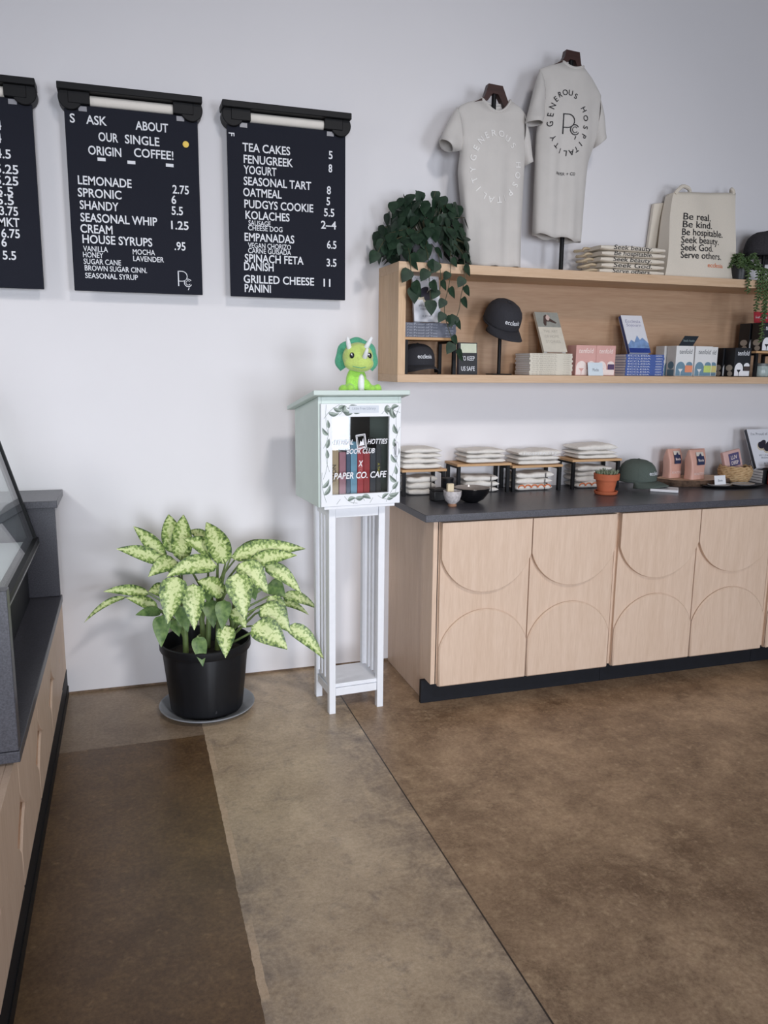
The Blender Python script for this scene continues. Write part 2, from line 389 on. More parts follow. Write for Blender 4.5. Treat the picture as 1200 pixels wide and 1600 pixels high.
dn.box(-1.6, .4, YF-.12, YF-.06, 2.74, 2.8)
struct(dn.build('door_1', M_blkmetal, smooth=0))

# ------------------------------------------------------------------ cabinets with scalloped doors
ZC = 0.908                                            # top of the worktop
def arc_pts(xa, xb, z0, sag, n=24):
    """from (xa,z0) to (xb,z0) along an arc bulging by sag"""
    h = (xb-xa)/2; r = (h*h+sag*sag)/(2*abs(sag)); cx = (xa+xb)/2; cz = z0+sag-math.copysign(r, sag)
    a = math.asin(min(1, h/r)); s = math.copysign(1, sag); out = []
    for i in range(n+1):
        t = -a+2*a*i/n; out.append((cx+r*math.sin(t), cz+s*r*math.cos(t)))
    return out
def scallop_door(parent, x0, x1, z0, z1, zs, zl, sag, y, mt, name='door'):
    d = MB().box(x0, x1, y-.012, y+.006, z0, z1).build(name, mt, parent, bevel=.0012)
    up = [(x0, z1), *arc_pts(x0, x1, zs, -sag), (x1, z1)]
    MB().prism(up, y-.030, y-.0115).build('hanging_scallop', mt, d, bevel=.0015)
    lo = [(x0, z0), *arc_pts(x0, x1, zl, sag), (x1, z0)]
    MB().prism(lo, y-.024, y-.0115).build('rising_scallop', mt, d, bevel=.006, seg=1)
    return d
def cabinet(x0, x1, label, end_panel):
    t = thing('base_cabinet', label, 'cabinet', (x0, -.62, 0), 0, None)
    W = x1-x0
    b = MB().box(0 if not end_panel else .02, W, 0, .60, .112, .872)
    if end_panel: pass
    b.build('carcass', M_birch, t, bevel=.001)
    if end_panel:
        e = MB().prism([(0.0, .112), (0.076, .112), (0.076, 0.0), (.62, 0.0), (.62, .875), (0.0, .875)], -.026, 0, M=Matrix(((0, -1, 0, 0), (1, 0, 0, 0), (0, 0, 1, 0), (0, 0, 0, 1))))
        e.build('end_panel', M_birch, t, bevel=.001)
    MB().box(.0 if not end_panel else -.024, W, .055, .075, 0.001, .1115).build('toe_kick', M_black, t)
    g = .030 if end_panel else .012
    mid = (g+W-.014)/2 + (.0 if not end_panel else 0)
    for a, c in ((g, mid-.0025), (mid+.0025, W-.014)):
        scallop_door(t, a, c, .105, .868, .705, .292, .165, -.002, M_birch)
    return t
cabinet(1.257, 2.185, 'birch base cabinet with two scalloped doors beside the white plant stand', True)
cabinet(2.187, 3.113, 'birch base cabinet with two scalloped doors, second along the dark worktop', False)
cabinet(3.115, 4.04, 'birch base cabinet cut off by the right edge of the photo', False)
tag(MB().box(-.06, 2.86, -.665, -.001, ZC-.032, ZC).build('worktop', M_stone, loc=(1.262, 0, 0), bevel=.002),
    'long dark grey stone worktop on the birch base cabinets', 'worktop')

# ------------------------------------------------------------------ left service counter
lc = thing('service_cabinet', 'birch counter front with scalloped panels and black kick along the left edge', 'cabinet', (-.333, 0, 0), R(90))
# local x runs along +y of the room, local -y faces the aisle
MB().box(-3.0, -.280, .024, .60, .127, .53).build('carcass', M_birch, lc); MB().box(-.279, -.002, -.004, .60, .127, .470).build('end_panel', M_birch, lc)
MB().box(-3.0, -.002, -.006, .03, 0.001, .126).build('toe_kick', M_black, lc)
MB().box(-3.0, -.002, -.010, -.005, 0.001, .045).build('cove_base', M_blkmetal, lc)
for k in range(6):
    scallop_door(lc, -.281-.46*(k+1)+.002, -.281-.46*k-.002, .130, .528, .41, .24, .11, .016, M_birch, 'panel')
sl = thing('stone_ledge', 'dark stone counter ledge between two stone uprights at the left edge', 'counter', (-.301, 0, .535))
MB().box(-.62, 0, -1.735, -.273, 0, .03).build('ledge', M_stone, sl, bevel=.002)
up_ = MB().box(-.62, -.006, -.300, -.274, .031, .412).build('upright', M_stone, sl, bevel=.002)
MB().box(-.62, .006, -.320, -.002, .413, .443).build('cap', M_stone, up_, bevel=.002)
MB().box(-.62, -.002, -1.733, -1.690, .031, .452).build('upright', M_stone, sl, bevel=.002)

dc = thing('display_case', 'glass display case with sloping front on the dark stone ledge', 'display case', (-.372, -.34, .566))
MB().box(-.62, -.05, -1.30, 0, 0, .235).build('base', M_black, dc, bevel=.003)
MB().box(-.62, -.01, -1.31, 0.004, .236, .25).build('deck', M_white, dc, bevel=.002)
rl = MB().box(-.050, 0, -1.32, .01, .228, .266)
plabel(rl.build('bottom_rail', M_blkmetal, dc, bevel=.002), 'black lower front rail')
plabel(MB().box(-.001, .003, -1.32, .01, .240, .244).build('rail_strip', mat('brushed_aluminium', rgb(190, 190, 192), .3, metal=.9), dc), 'bright metal strip on the rail')
sx, sz = -.17, .58                                     # upper front edge of the slope
def slope(y0, y1, off, th): return [(-.012+off, .262), (sx+off, .262+sz-.0), (sx+off-th, .262+sz), (-.012+off-th, .262)]
MB().prism(slope(0, 0, 0, .006), -1.30, -.004).build('front_glass', M_glasscase, dc, smooth=0)
MB().prism([(-.02, .262), (sx-.008, .262+sz), (-.60, .262+sz), (-.60, .262)], -.010, -.004).build('end_glass', M_glasscase, dc, smooth=0)
MB().box(-.60, sx, -1.30, -.004, .262+sz, .268+sz).build('top_glass', M_glasscase, dc, smooth=0)
ed = MB().prism(slope(0, 0, .006, .034), -.014, .004)
plabel(ed.build('edge_trim', M_blkmetal, dc), 'black sloping end trim')
MB().box(-.60, -.16, -1.28, -.02, .50, .508).build('glass_shelf', M_glasscase, dc, smooth=0)
MB().box(-.62, -.60, -1.30, 0, .25, .268+sz).build('back_panel', M_white, dc)
ld = area('added_case_fill', (-.372-.36, -.34-.68, .566+.252+sz), (-.372-.36, -.34-.68, .8), .05, 1.2, 2.0, (0.92, 1.0, 0.98)); ld.parent = dc; ld.location = Vector(ld.location)-dc.location  # fill lamp added inside the case to lighten deck and glass

# ------------------------------------------------------------------ menu boards
B2 = [('ASK',-.109,-.028,2.512),('ABOUT',.086,.219,2.508),('OUR',-.064,.014,2.45),('SINGLE',.041,.181,2.45),('ORIGIN',-.107,.024,2.394),('COFFEE!',.075,.237,2.40),
 ('LEMONADE',-.154,.06,2.273),('SPRONIC',-.157,.017,2.224),('SHANDY',-.152,.003,2.175),('SEASONAL WHIP',-.152,.159,2.125),('CREAM',-.155,-.026,2.08),('HOUSE SYRUPS',-.149,.135,2.038),
 ('VANILLA',-.148,-.049,2.005,1),('MOCHA',.052,.145,2.002,1),('HONEY',-.15,-.069,1.98,1),('LAVENDER',.053,.181,1.974,1),('SUGAR CANE',-.149,.002,1.953,1),('BROWN SUGAR CINN.',-.146,.108,1.926,1),('SEASONAL SYRUP',-.146,.069,1.895,1),
 ('2.75',.228,.297,2.264),('6',.222,.242,2.221),('5.5',.221,.269,2.176),('1.25',.217,.291,2.116),('.95',.228,.275,2.029),('S',-.172,-.152,2.512)]
B3 = [('TEA CAKES',.533,.745,2.462),('FENUGREEK',.537,.757,2.413),('YOGURT',.536,.682,2.369),('SEASONAL TART',.535,.84,2.322),('OATMEAL',.532,.704,2.275),('PUDGYS COOKIE',.536,.849,2.226),('KOLACHES',.54,.739,2.179),
 ('SAUSAGE',.553,.652,2.152,1),('CHEESE DOG',.551,.706,2.131,1),('EMPANADAS',.534,.76,2.085),('VEGAN CHORIZO',.549,.744,2.056,1),('CARNE GUISADA',.549,.744,2.033,1),('SPINACH FETA',.533,.802,1.994),('DANISH',.529,.663,1.958),
 ('GRILLED CHEESE',.526,.851,1.903),('PANINI',.53,.649,1.863),('5',.922,.94,2.462),('8',.921,.938,2.405),('8',.913,.932,2.31),('5',.911,.928,2.262),('5.5',.899,.948,2.213),('2–4',.885,.957,2.158),('6.5',.913,.958,2.072),('3.5',.911,.958,1.992),('11',.896,.929,1.901)]
B1 = [('4',-.451,-.432,2.458),('4',-.455,-.435,2.409),('4.5',-.462,-.404,2.351),('5.25',-.466,-.38,2.293),('5.25',-.469,-.383,2.249),('5.5',-.467,-.405,2.207),('5.5',-.469,-.405,2.172),('3.75',-.461,-.392,2.131),('MKT',-.47,-.389,2.087),('6.75',-.461,-.391,2.043),('6',-.463,-.443,2.007),('5.5',-.462,-.411,1.956)]
M_clip = mat('clear_clip', rgb(150, 150, 156), .3, var=.05)
def menu_board(x0, x1, rows, label):
    cx = (x0+x1)/2; W = x1-x0; h = W/2
    t = thing('menu_board', label, 'menu board', (cx, 0, 1.842), 0)
    bd = MB().box(-h, h, -.070, -.058, 0, .740).build('board', M_board, t, bevel=.002)
    for r in rows:
        small = len(r) > 4; lt = MB()
        put_text(lt, r[0], r[1]-cx, r[3]-1.842, r[2]-r[1], .031 if small else .049, y=-.0715, off=.011 if small else .016)
        lt.build('menu_line', M_letter, t, smooth=0)
    lt = MB()
    # wall rail: top bar, round end brackets, paper roll, two straps and clips
    MB().box(-h-.022, h+.018, -.112, -.002, .785, .812).build('top_bar', M_blkmetal, t, bevel=.003)
    for s in (-1, 1):
        MB().cyl((s*(h-.026), -.088, .762), (s*(h-.026), -.010, .762), .047, 36).build('end_disc', M_blkmetal, t, bevel=.003)
        MB().box(s*(h-.060)-.042, s*(h-.060)+.042, -.092, -.055, .741, .786).build('bracket', M_blkmetal, t, bevel=.002)
        c_ = MB().box(s*(h-.072)-.016, s*(h-.072)+.016, -.0745, -.0705, .716, .735)
        plabel(c_.build('clip', M_clip, t), 'small pale clip')
    plabel(MB().cyl((-h+.09, -.060, .762), (h-.09, -.060, .762), .020, 24).build('paper_roll', mat('cream_roll', rgb(232, 226, 218), .8, var=.02), t), 'cream paper roll')
    MB().box(-h+.05, h-.05, -.058, -.002, .60, .66).build('wall_batten', M_blkmetal, t)
    return t, bd, lt, cx
t, bd, lt, cx = menu_board(-.865, -.312, B1, 'charcoal menu board of prices cut off by the left edge of the photo')
def logo_pc(lt, x, z, s, fn=None, y=0, mi=0):
    def o(pts, rad=.05):
        for i in range(len(pts)-1):
            (xa, za), (xb, zb) = pts[i], pts[i+1]; d = Vector((xb-xa, zb-za)).normalized()*rad*.5; n = Vector((-d.y, d.x))
            q = [(xa-d.x*.6+n.x, za-d.y*.6+n.y), (xb+d.x*.6+n.x, zb+d.y*.6+n.y), (xb+d.x*.6-n.x, zb+d.y*.6-n.y), (xa-d.x*.6-n.x, za-d.y*.6-n.y)]
            q = [(x+a*s, z+b*s) for a, b in q]
            lt.add([fn(*p) for p in q] if fn else [(p[0], y-.0002*(i % 2), p[1]) for p in q], [(3, 2, 1, 0)], mi)
    o([(0, 0), (0, 1)], .075)
    o([(0, 1)]+[(.25+.36*math.sin(a), .66+.34*math.cos(a)) for a in [PI*i/12 for i in range(13)]]+[(0, .32)])
    o([(.66+.26*math.cos(a), .22+.26*math.sin(a)) for a in [R(40)+R(290)*i/14 for i in range(15)]])
    o([(.66+.15*math.cos(a), .22+.15*math.sin(a)) for a in [R(40)+R(290)*i/14 for i in range(15)]], .035)
    o([(.72, -.12), (.66, -.26)])
t, bd, lt, cx = menu_board(-.192, .343, B2, 'charcoal menu board of coffee extras with a yellow pin, middle of the three')
for x, z in ((-.072, 2.371), (.047, 2.369), (.204, 2.370)): MB().box(x-cx, x-cx+.032, -.0722, -.0705, z-1.842, z-1.842+.013).build('dash', M_letter, t)
logo_pc(lt, .240-cx, 1.878-1.842, .062, y=-.0718)
lt.build('emblem', M_letter, t, smooth=0)
pn = MB().cyl((0, 0, 0), (0, -.006, 0), .013, 24).cyl((0, -.006, 0), (0, -.0075, 0), .009, 24)
tag(pn.build('pin_badge', mat('brass_yellow', rgb(206, 178, 84), .35, metal=.4, var=.1), loc=(.290, -.0712, 2.466)), 'round yellow pin badge stuck on the middle menu board', 'pin badge')
t, bd, lt, cx = menu_board(.467, 1.001, B3, 'charcoal menu board of cakes and savouries, nearest the wooden wall shelf')
v, f, bb = glyphs('F', .036, off=.01)
lt.add([(.474-cx+(p[1]), -.0718, 2.535-1.842-p[0]) for p in v], f)
lt.build('menu_line', M_letter, t, smooth=0)

# ------------------------------------------------------------------ wall shelf
SZ0, SZ1 = 1.502, 2.002                              # bottom board top, top board top
SX0 = 1.188
ws = thing('wall_shelf', 'long pale wooden box shelf mounted on the white wall', 'shelf', (SX0, 0, SZ0-.036))
SL = 3.0; SD = .30
MB().box(0, SL, -SD, 0, 0, .036).build('bottom_board', M_birchx, ws, bevel=.001)
MB().box(0, SL, -SD, 0, .494, .536).build('top_board', M_birchx, ws, bevel=.001)
MB().box(0, .036, -SD+.0005, 0, .036, .494).build('side_board', wood('birch_side', rgb(200, 166, 132), rgb(216, 184, 150), 'z'), ws, bevel=.001)
MB().box(SL-.036, SL, -SD, 0, .036, .494).build('side_board', MATS['birch_side'], ws, bevel=.001)
MB().box(.036, SL-.036, -.016, 0, .036, .494).build('back_panel', M_birchback, ws)

# ------------------------------------------------------------------ risers (wood top, black legs)
M_riser = wood('riser_oak', rgb(190, 148, 104), rgb(208, 168, 124), 'x')
def riser(x0, x1, y0, y1, z0, z1, label, group=None):
    t = thing('display_riser', label, 'display riser', ((x0+x1)/2, (y0+y1)/2, z0), 0, group)
    hx, hy, h = (x1-x0)/2, (y1-y0)/2, z1-z0
    MB().box(-hx, hx, -hy, hy, h-.012, h).build('top', M_riser, t, bevel=.001)
    for sx_ in (-1, 1):
        for sy_ in (-1, 1):
            a, b = sx_*(hx-.014), sy_*(hy-.014)
            MB().box(a-.008, a+.008, b-.008, b+.008, 0, h-.0125).build('leg', M_blkmetal, t)
        MB().box(sx_*(hx-.014)-.006, sx_*(hx-.014)+.006, -hy+.023, hy-.023, h-.024, h-.0126).build('rail', M_blkmetal, t)
    return t
RS = [(1.262, 1.497, -.175, 1.040), (1.552, 1.852, -.175, 1.060), (1.858, 2.150, -.175, 1.044), (2.205, 2.505, -.175, 1.066)]
rl_ = ['pale wooden riser on the worktop, half hidden behind the book box', 'pale wooden riser standing behind the black bowl', 'pale wooden riser holding the shirt stack with white lettering, third along', 'pale wooden riser standing behind the terracotta pot']
for (a, b, y, z), l in zip(RS, rl_): riser(a, b, y, -.010, ZC, z, l, 'risers on the worktop')

def folded(w_, d_, h_, seed, prof=2.6, emin=.25, sg=1.0):
    """folded garment: rounded fold to the front (-y), base at z=0, centred in x"""
    rnd = random.Random(seed); nu, nv = 22, 24; vs = []; fs = []
    p1, p2, p3 = rnd.random()*6, rnd.random()*6, rnd.random()*6
    for i in range(nu+1):
        u = -1+2*i/nu
        e = (1-abs(u)**9)**.5 if abs(u) < 1 else 0.0
        e = max(e, emin)
        for j in range(nv):
            a = 2*PI*j/nv; ca, sa = math.cos(a), math.sin(a)
            y = math.copysign(abs(ca)**(2/7), ca); z = math.copysign(abs(sa)**(2/prof), sa)
            sag = sg*(.10*h_*math.sin(u*3.1+p1)+.07*h_*math.sin(u*7+p2))
            yy = -y*d_/2+.003*sg*math.sin(u*4+p3)*(1 if y > 0 else 0)
            zz = h_/2+z*h_/2*e*(1-.04*abs(u))+(sag if z > 0 else 0)*max(0, z)
            vs.append((u*w_/2*(1+.015*math.sin(a+p2)), yy, max(0, zz)))
    for i in range(nu):
        for j in range(nv): fs.append((i*nv+j, i*nv+(j+1)%nv, (i+1)*nv+(j+1)%nv, (i+1)*nv+j))
    fs.append(tuple(range(nv))); fs.append(tuple(range((nu+1)*nv-1, nu*nv-1, -1)))
    mb = MB(); mb.add(vs, [f[::-1] for f in fs]); return mb
ORD = ['bottom', 'second', 'third', 'fourth', 'fifth']
def stack(x0, x1, yf, depth, z0, hs, where, seed, tagstrip=False, prints=None, mt=None, group=None):
    n = len(hs); z = z0
    for k, h in enumerate(hs):
        rnd = random.Random(seed*31+k)
        cx_ = (x0+x1)/2+rnd.uniform(-.006, .006); yy = yf+depth/2+rnd.uniform(-.004, .004)
        pos = 'topmost' if k == n-1 else ('lowest' if k == 0 else ('second up' if k == 1 else 'third up'))
        p = prints.get(k) if prints else None
        col = 'cream folded shirt'+(' with orange print' if p == 'orange' else (' with white lettering' if p == 'white' else ''))
        t = thing('folded_shirt', '%s, %s %s' % (col, pos, where), 't-shirt', (cx_, yy, z+.0008), rnd.uniform(-.012, .012), group)
        folded(x1-x0, depth, h, seed*10+k).build('cloth', mt or M_cream, t, smooth=60)
        def on_front(a, b, d=depth, hh=h):              # lettering follows the rounded fold
            return (a, -d/2-.0036, b)
        if p == 'orange':
            q = MB()
            for i in range(5):
                xa = -(x1-x0)*.36+i*(x1-x0)*.18
                pts = [on_front(xa+.018*math.cos(a), h*.48+h*.42*math.sin(a)) for a in [PI*j/8 for j in range(9)]]
                q.tube(pts, .0035, 6)
            q.build('print', M_orange, t)
        if p == 'white':
            q = MB(); put_text(q, 'HOSPITALITY', 0, h*.25, (x1-x0)*.8, h*.7, 'C', fn=on_front, off=.012); q.build('print', M_whiteink, t, smooth=0)
        if tagstrip:
            q = MB(); q.tube([on_front((x1-x0)*.28, h*s) for s in (.04, .2, .5, .8, .96)], .0022, 6)
            q.build('tie', M_ink, t)
        z += h*.985+.0012
stack(1.272, 1.475, -.170, .16, 1.040, [.027, .025, .024, .024], 'on the riser behind the book box', 1, group='folded shirts')
stack(1.30, 1.455, -.150, .13, ZC, [.030, .030, .030], 'under the riser behind the book box', 2, True, group='folded shirts')
stack(1.600, 1.812, -.170, .155, 1.060, [.024, .022, .022], 'on the riser behind the black bowl', 3, group='folded shirts')
stack(1.600, 1.790, -.150, .13, ZC, [.028, .028, .028], 'under the riser behind the black bowl', 4, True, group='folded shirts')
stack(1.892, 2.135, -.170, .155, 1.044, [.022, .022, .030], 'on the third riser', 5, False, {2: 'white'}, group='folded shirts')
stack(1.895, 2.105, -.155, .135, ZC, [.034, .028, .030], 'under the third riser', 6, True, {0: 'orange'}, group='folded shirts')
stack(2.235, 2.475, -.170, .155, 1.066, [.022, .020, .032], 'on the riser behind the terracotta pot', 7, group='folded shirts')
stack(2.250, 2.460, -.155, .135, ZC, [.032, .030, .026, .028], 'under the riser behind the terracotta pot', 8, False, {0: 'orange'}, group='folded shirts')

# ------------------------------------------------------------------ book box on its white stand
PL = thing('plant_stand', 'tall narrow white slatted stand under the sage green book box', 'plant stand', (.799, -.562, 0), R(3.5))
SW, SDp, SH = .258, .235, .935
for x in (0, SW-.030):
    for y in (0, SDp-.030):
        MB().box(x, x+.030, y, y+.030, 0.0, SH).build('leg', M_white, PL, bevel=.002)
MB().box(.031, SW-.031, .004, .022, .082, .118).build('front_rail', M_white, PL, bevel=.002)
MB().box(.031, SW-.031, SDp-.022, SDp-.004, .082, .118).build('back_rail', M_white, PL, bevel=.002)
MB().box(.012, SW-.012, .010, SDp-.010, .119, .137).build('lower_shelf', M_white, PL, bevel=.003)
MB().box(.031, SW-.031, .004, .022, .895, SH).build('front_rail', M_white, PL, bevel=.002)
MB().box(.031, SW-.031, SDp-.022, SDp-.004, .895, SH).build('back_rail', M_white, PL, bevel=.002)
for x in (.006, SW-.022):
    MB().box(x, x+.016, .031, SDp-.031, .078, .117).build('side_rail', M_white, PL, bevel=.002)
    MB().box(x, x+.016, .031, SDp-.031, .895, SH).build('side_rail', M_white, PL, bevel=.002)
    for k in range(3):
        y = .058+k*.046
        MB().box(x+.003, x+.013, y, y+.024, .138, .894).build('slat', M_white, PL, bevel=.001)
MB().box(-.008, SW+.008, -.010, SDp+.008, SH+.0005, SH+.016).build('top', M_white, PL, bevel=.003)

LBX = thing('book_box', 'sage green library box with leaf patterned glass door on the white stand', 'library box', (.744, -.600, SH+.017), R(4.5))
BW, BD, BF, BB = .372, .345, .460, .392                # width, depth, front height, back height
sd = [(0, 0), (BD, 0), (BD, BB), (0, BF)]              # (y,z) outline of the sides
RX = Matrix(((0, 1, 0, 0), (1, 0, 0, 0), (0, 0, 1, 0), (0, 0, 0, 1)))
for a, b in ((0, .014), (BW-.014, BW)): MB().prism(sd, a, b, M=RX).build('side', M_sage, LBX, bevel=.0015)
M_inside = mat('dark_box_interior', rgb(52, 46, 44), .8, var=.1)
MB().box(.0145, BW-.0145, BD-.014, BD, 0, BB-.002).build('back', M_inside, LBX)
MB().box(.0145, BW-.0145, .0, BD-.0145, .022, .036).build('floor_panel', M_sage, LBX)
rf = MB(); yo = .032
rf.prism([(-yo, BF+.001+yo*(BF-BB)/BD), (BD+.03, BB+.001-.03*(BF-BB)/BD), (BD+.03, BB+.019-.03*(BF-BB)/BD), (-yo, BF+.022+yo*(BF-BB)/BD)], -.028, BW+.028, M=RX)
rf.build('roof', M_sage, LBX, bevel=.003)
MB().box(.0145, BW-.0145, .0, .014, BF-.032, BF-.001).build('front_rail', M_sage, LBX)
# door frame, printed leaves, glass, lettering, handle
wx0, wx1, wz0, wz1 = .056, .312, .052, .378
dr = MB()
dr.box(.008, wx0, -.016, -.001, .004, .432); dr.box(wx1, BW-.008, -.016, -.001, .004, .432)
dr.box(wx0, wx1, -.016, -.001, wz1, .432); dr.box(wx0, wx1, -.016, -.001, .004, wz0)
door = dr.build('door', M_white, LBX, smooth=0)
MB().box(wx0, wx1, -.010, -.007, wz0, wz1).build('glass', M_glass, door, smooth=0)
M_leafprint = mat('grey_green_leaf_print', rgb(160, 172, 164), .6, var=.2, scale=60)
M_leafline = mat('dark_leaf_print', rgb(104, 118, 110), .6, var=.25, scale=60)
def printed_leaf(x, z, a, ln, wd, bend=.15):
    lt_ = []; rt_ = []; md_ = []
    for k in range(11):
        t_ = k/10; w_ = wd*math.sin(PI*t_**.75)**.9; b_ = bend*ln*math.sin(PI*t_)
        lt_.append((t_*ln, b_+w_)); rt_.append((t_*ln, b_-w_)); md_.append((t_*ln, b_))
    c, s = math.cos(a), math.sin(a)
    tr = lambda P_: [(x+p*c-r*s, z+p*s+r*c) for p, r in P_]
    return tr(lt_), tr(md_), tr(rt_)
def okp(p): return .009 < p[0] < BW-.009 and .006 < p[1] < .430 and not (wx0-.001 < p[0] < wx1+.001 and wz0-.001 < p[1] < wz1+.001)
def sprig(x, z, a, n, ln, wd, curl):
    q = MB(); px, pz, aa = x, z, a; stem = [(px, pz)]; lay = 0
    def face(P_, Q_, mi, y):
        for i in range(len(P_)-1):
            q4 = [P_[i], P_[i+1], Q_[i+1], Q_[i]]
            A = sum(q4[m_][0]*q4[(m_+1) % 4][1]-q4[(m_+1) % 4][0]*q4[m_][1] for m_ in range(4))
            q.add([(p[0], y, p[1]) for p in (q4 if A > 0 else q4[::-1])], [(0, 1, 2, 3)], mi)
    for k in range(n):
        for sd_ in ((1, -1) if k < n-1 else (0,)):
            L_, M_, R_ = printed_leaf(px, pz, aa+sd_*.75, ln*(1-.10*k), wd*(1-.08*k), .12*sd_)
            if all(okp(p) for p in L_+R_):
                y = -.0162-.00006*lay; lay += 1
                face(L_, M_, 0, y); face(M_, R_, 1, y)
        px += math.cos(aa)*ln*.55; pz += math.sin(aa)*ln*.55; aa += curl; stem.append((px, pz))
    st_ = [p for p in stem if okp(p)]
    for i in range(len(st_)-1):
        d = Vector((st_[i+1][0]-st_[i][0], st_[i+1][1]-st_[i][1])); n_ = Vector((-d.y, d.x)).normalized()*.0007
        face([(st_[i][0]+n_.x, st_[i][1]+n_.y), (st_[i+1][0]+n_.x, st_[i+1][1]+n_.y)], [(st_[i][0]-n_.x, st_[i][1]-n_.y), (st_[i+1][0]-n_.x, st_[i+1][1]-n_.y)], 1, -.01615)
    if q.f: q.build('leaf_print', [M_leafprint, M_leafline], door, smooth=0)
for a_ in ((.030, .022, 1.9, 4, .050, .008, -.12), (.016, .120, 1.2, 4, .046, .009, .15), (.044, .150, 1.9, 4, .052, .010, -.2), (.018, .250, 1.1, 4, .044, .008, .2), (.040, .300, 1.8, 4, .050, .009, -.1), (.020, .372, .9, 4, .046, .008, -.2),
           (.075, .012, .9, 3, .042, .009, .3), (.110, .044, -.9, 3, .036, .008, .4), (.150, .010, 1.2, 3, .040, .009, -.3), (.190, .042, -1.1, 3, .036, .008, -.3), (.225, .010, 1.0, 3, .042, .009, .3), (.262, .040, -.6, 3, .036, .007, .4), (.300, .012, 1.1, 3, .046, .009, -.1),
           (.340, .030, 1.4, 4, .050, .009, .1), (.326, .120, 1.2, 4, .048, .009, .1), (.356, .160, 1.9, 4, .046, .009, -.1), (.330, .240, 1.3, 4, .050, .010, -.05), (.350, .310, 1.8, 4, .048, .009, -.2), (.332, .368, 1.0, 3, .044, .009, .2),
           (.085, .385, .7, 3, .040, .009, -.2), (.110, .426, -.7, 3, .034, .008, .2), (.276, .388, .8, 3, .038, .008, .1), (.300, .426, -.7, 3, .036, .008, .2), (.060, .418, -.5, 3, .036, .008, .2)):
    sprig(a_[0], a_[1], a_[2], a_[3], a_[4]*1.18, a_[5]*1.25, a_[6])
MB().box(.130, .262, -.0172, -.0166, .394, .424).build('notice', mat('pale_notice', rgb(214, 220, 228), .6, var=.02), door)
tx = MB(); put_text(tx, 'Little Free Library', .196, .407, .104, .016, 'C', y=-.0176); tx.build('notice_lettering', mat('grey_print', rgb(150, 158, 170), .6), door, smooth=0)
gx = (wx0+wx1)/2; yy = -.0112
for a_ in (('LITERAL', wx0+.052, .262, .086, .030, .30), ('HOTTIES', wx1-.052, .262, .092, .030, .30), ('BOOK CLUB', gx, .223, .128, .030, .30), ('X', gx, .168, .022, .036, .2), ('PAPER CO. CAFE', gx, .118, .240, .038, .22)):
    tx = MB(); put_text(tx, a_[0], a_[1], a_[2], a_[3], a_[4], 'C', y=yy, shear=a_[5], off=.016); tx.build('window_lettering', M_paper, door, smooth=0)
fr = Matrix.Translation((gx+.002, yy, .274)) @ Matrix.Rotation(R(-8), 4, 'Y')
tx = MB()
for a in ((-.022, .022, -.030, -.0265), (-.022, .022, .0265, .030), (-.022, -.0185, -.030, .030), (.0185, .022, -.030, .030), (-.016, .016, -.024, -.0225), (-.016, .016, .0225, .024), (-.016, -.0145, -.024, .024), (.0145, .016, -.024, .024)):
    tx.box(a[0], a[1], -.0004, 0, a[2], a[3], M=fr)
tx.prism([(-.012, -.018), (-.003, .004), (.002, -.004), (.010, .012), (.012, -.018)], -.0004, 0, M=fr)
tx.build('window_emblem', M_paper, door, smooth=0)
MB().tube([(BW-.030, -.016, .268), (BW-.030, -.034, .262), (BW-.030, -.036, .238), (BW-.030, -.034, .214), (BW-.030, -.016, .208)], .006, 10).build('handle', M_white, door)
MB().box(.022, BW-.03, -.012, .006, -.010, .003).build('base_board', M_white, LBX, bevel=.001)

# books standing in the box
def upright_book(x0, w_, h_, d_, col, label, title=None, tcol=None, y=.030):
    """spine faces -y; coordinates local to the box, converted to the room"""
    c, s = math.cos(R(4.5)), math.sin(R(4.5)); lx = x0+w_/2
    loc = (.744+lx*c-y*s, -.600+lx*s+y*c, SH+.017+.0365)
    t = thing('book', label, 'book', loc, R(4.5), 'books in the library box')
    mt = mat('book_cloth_'+label[:18].replace(' ', '_'), col, .5, var=.08)
    q = MB(); h2 = w_/2-.0004
    q.box(-h2, h2, 0, .003, 0, h_); q.box(-h2, -h2+.002, .003, d_, 0, h_); q.box(h2-.002, h2, .003, d_, 0, h_)
    q.build('cover', mt, t, bevel=.0008)
    MB().box(-h2+.0022, h2-.0022, .0035, d_-.004, .003, h_-.003).build('pages', M_paper, t)
    if title:
        v, f, bb = glyphs(title, w_*.62, off=.006); ln = bb[1]-bb[0]; k = min(1.0, h_*.62/ln)
        q = MB(); q.add([((p[1]-w_*.22), -.0006, h_*.48-(p[0]-bb[0]-ln/2)*k) for p in v], f)
        q.build('spine_title', tcol or M_letter, t, smooth=0)
    return t
x = .058
upright_book(.060, .040, .205, .15, rgb(176, 150, 120), 'tan book with black spine lettering, leftmost in the library box', 'NOVEL', M_ink)
upright_book(.103, .030, .190, .15, rgb(168, 112, 128), 'mauve pink book second from left in the library box')
upright_book(.135, .018, .224, .15, rgb(66, 84, 112), 'narrow navy blue book in the library box')
upright_book(.154, .030, .232, .15, rgb(112, 158, 186), 'tall pale blue book in the library box')
upright_book(.185, .028, .212, .15, rgb(176, 44, 56), 'tall red book with pale spine lettering in the library box', 'STORIES', mat('rose_print', rgb(224, 150, 150), .6))
upright_book(.214, .028, .188, .15, rgb(158, 36, 44), 'shorter plain red book in the library box')
upright_book(.243, .027, .200, .15, rgb(44, 46, 58), 'plain black book beside the red ones in the library box')
upright_book(.271, .024, .238, .15, rgb(30, 30, 36), 'tall black book with yellow spine lettering, rightmost in the library box', 'A TALE', mat('yellow_print', rgb(190, 176, 60), .6))

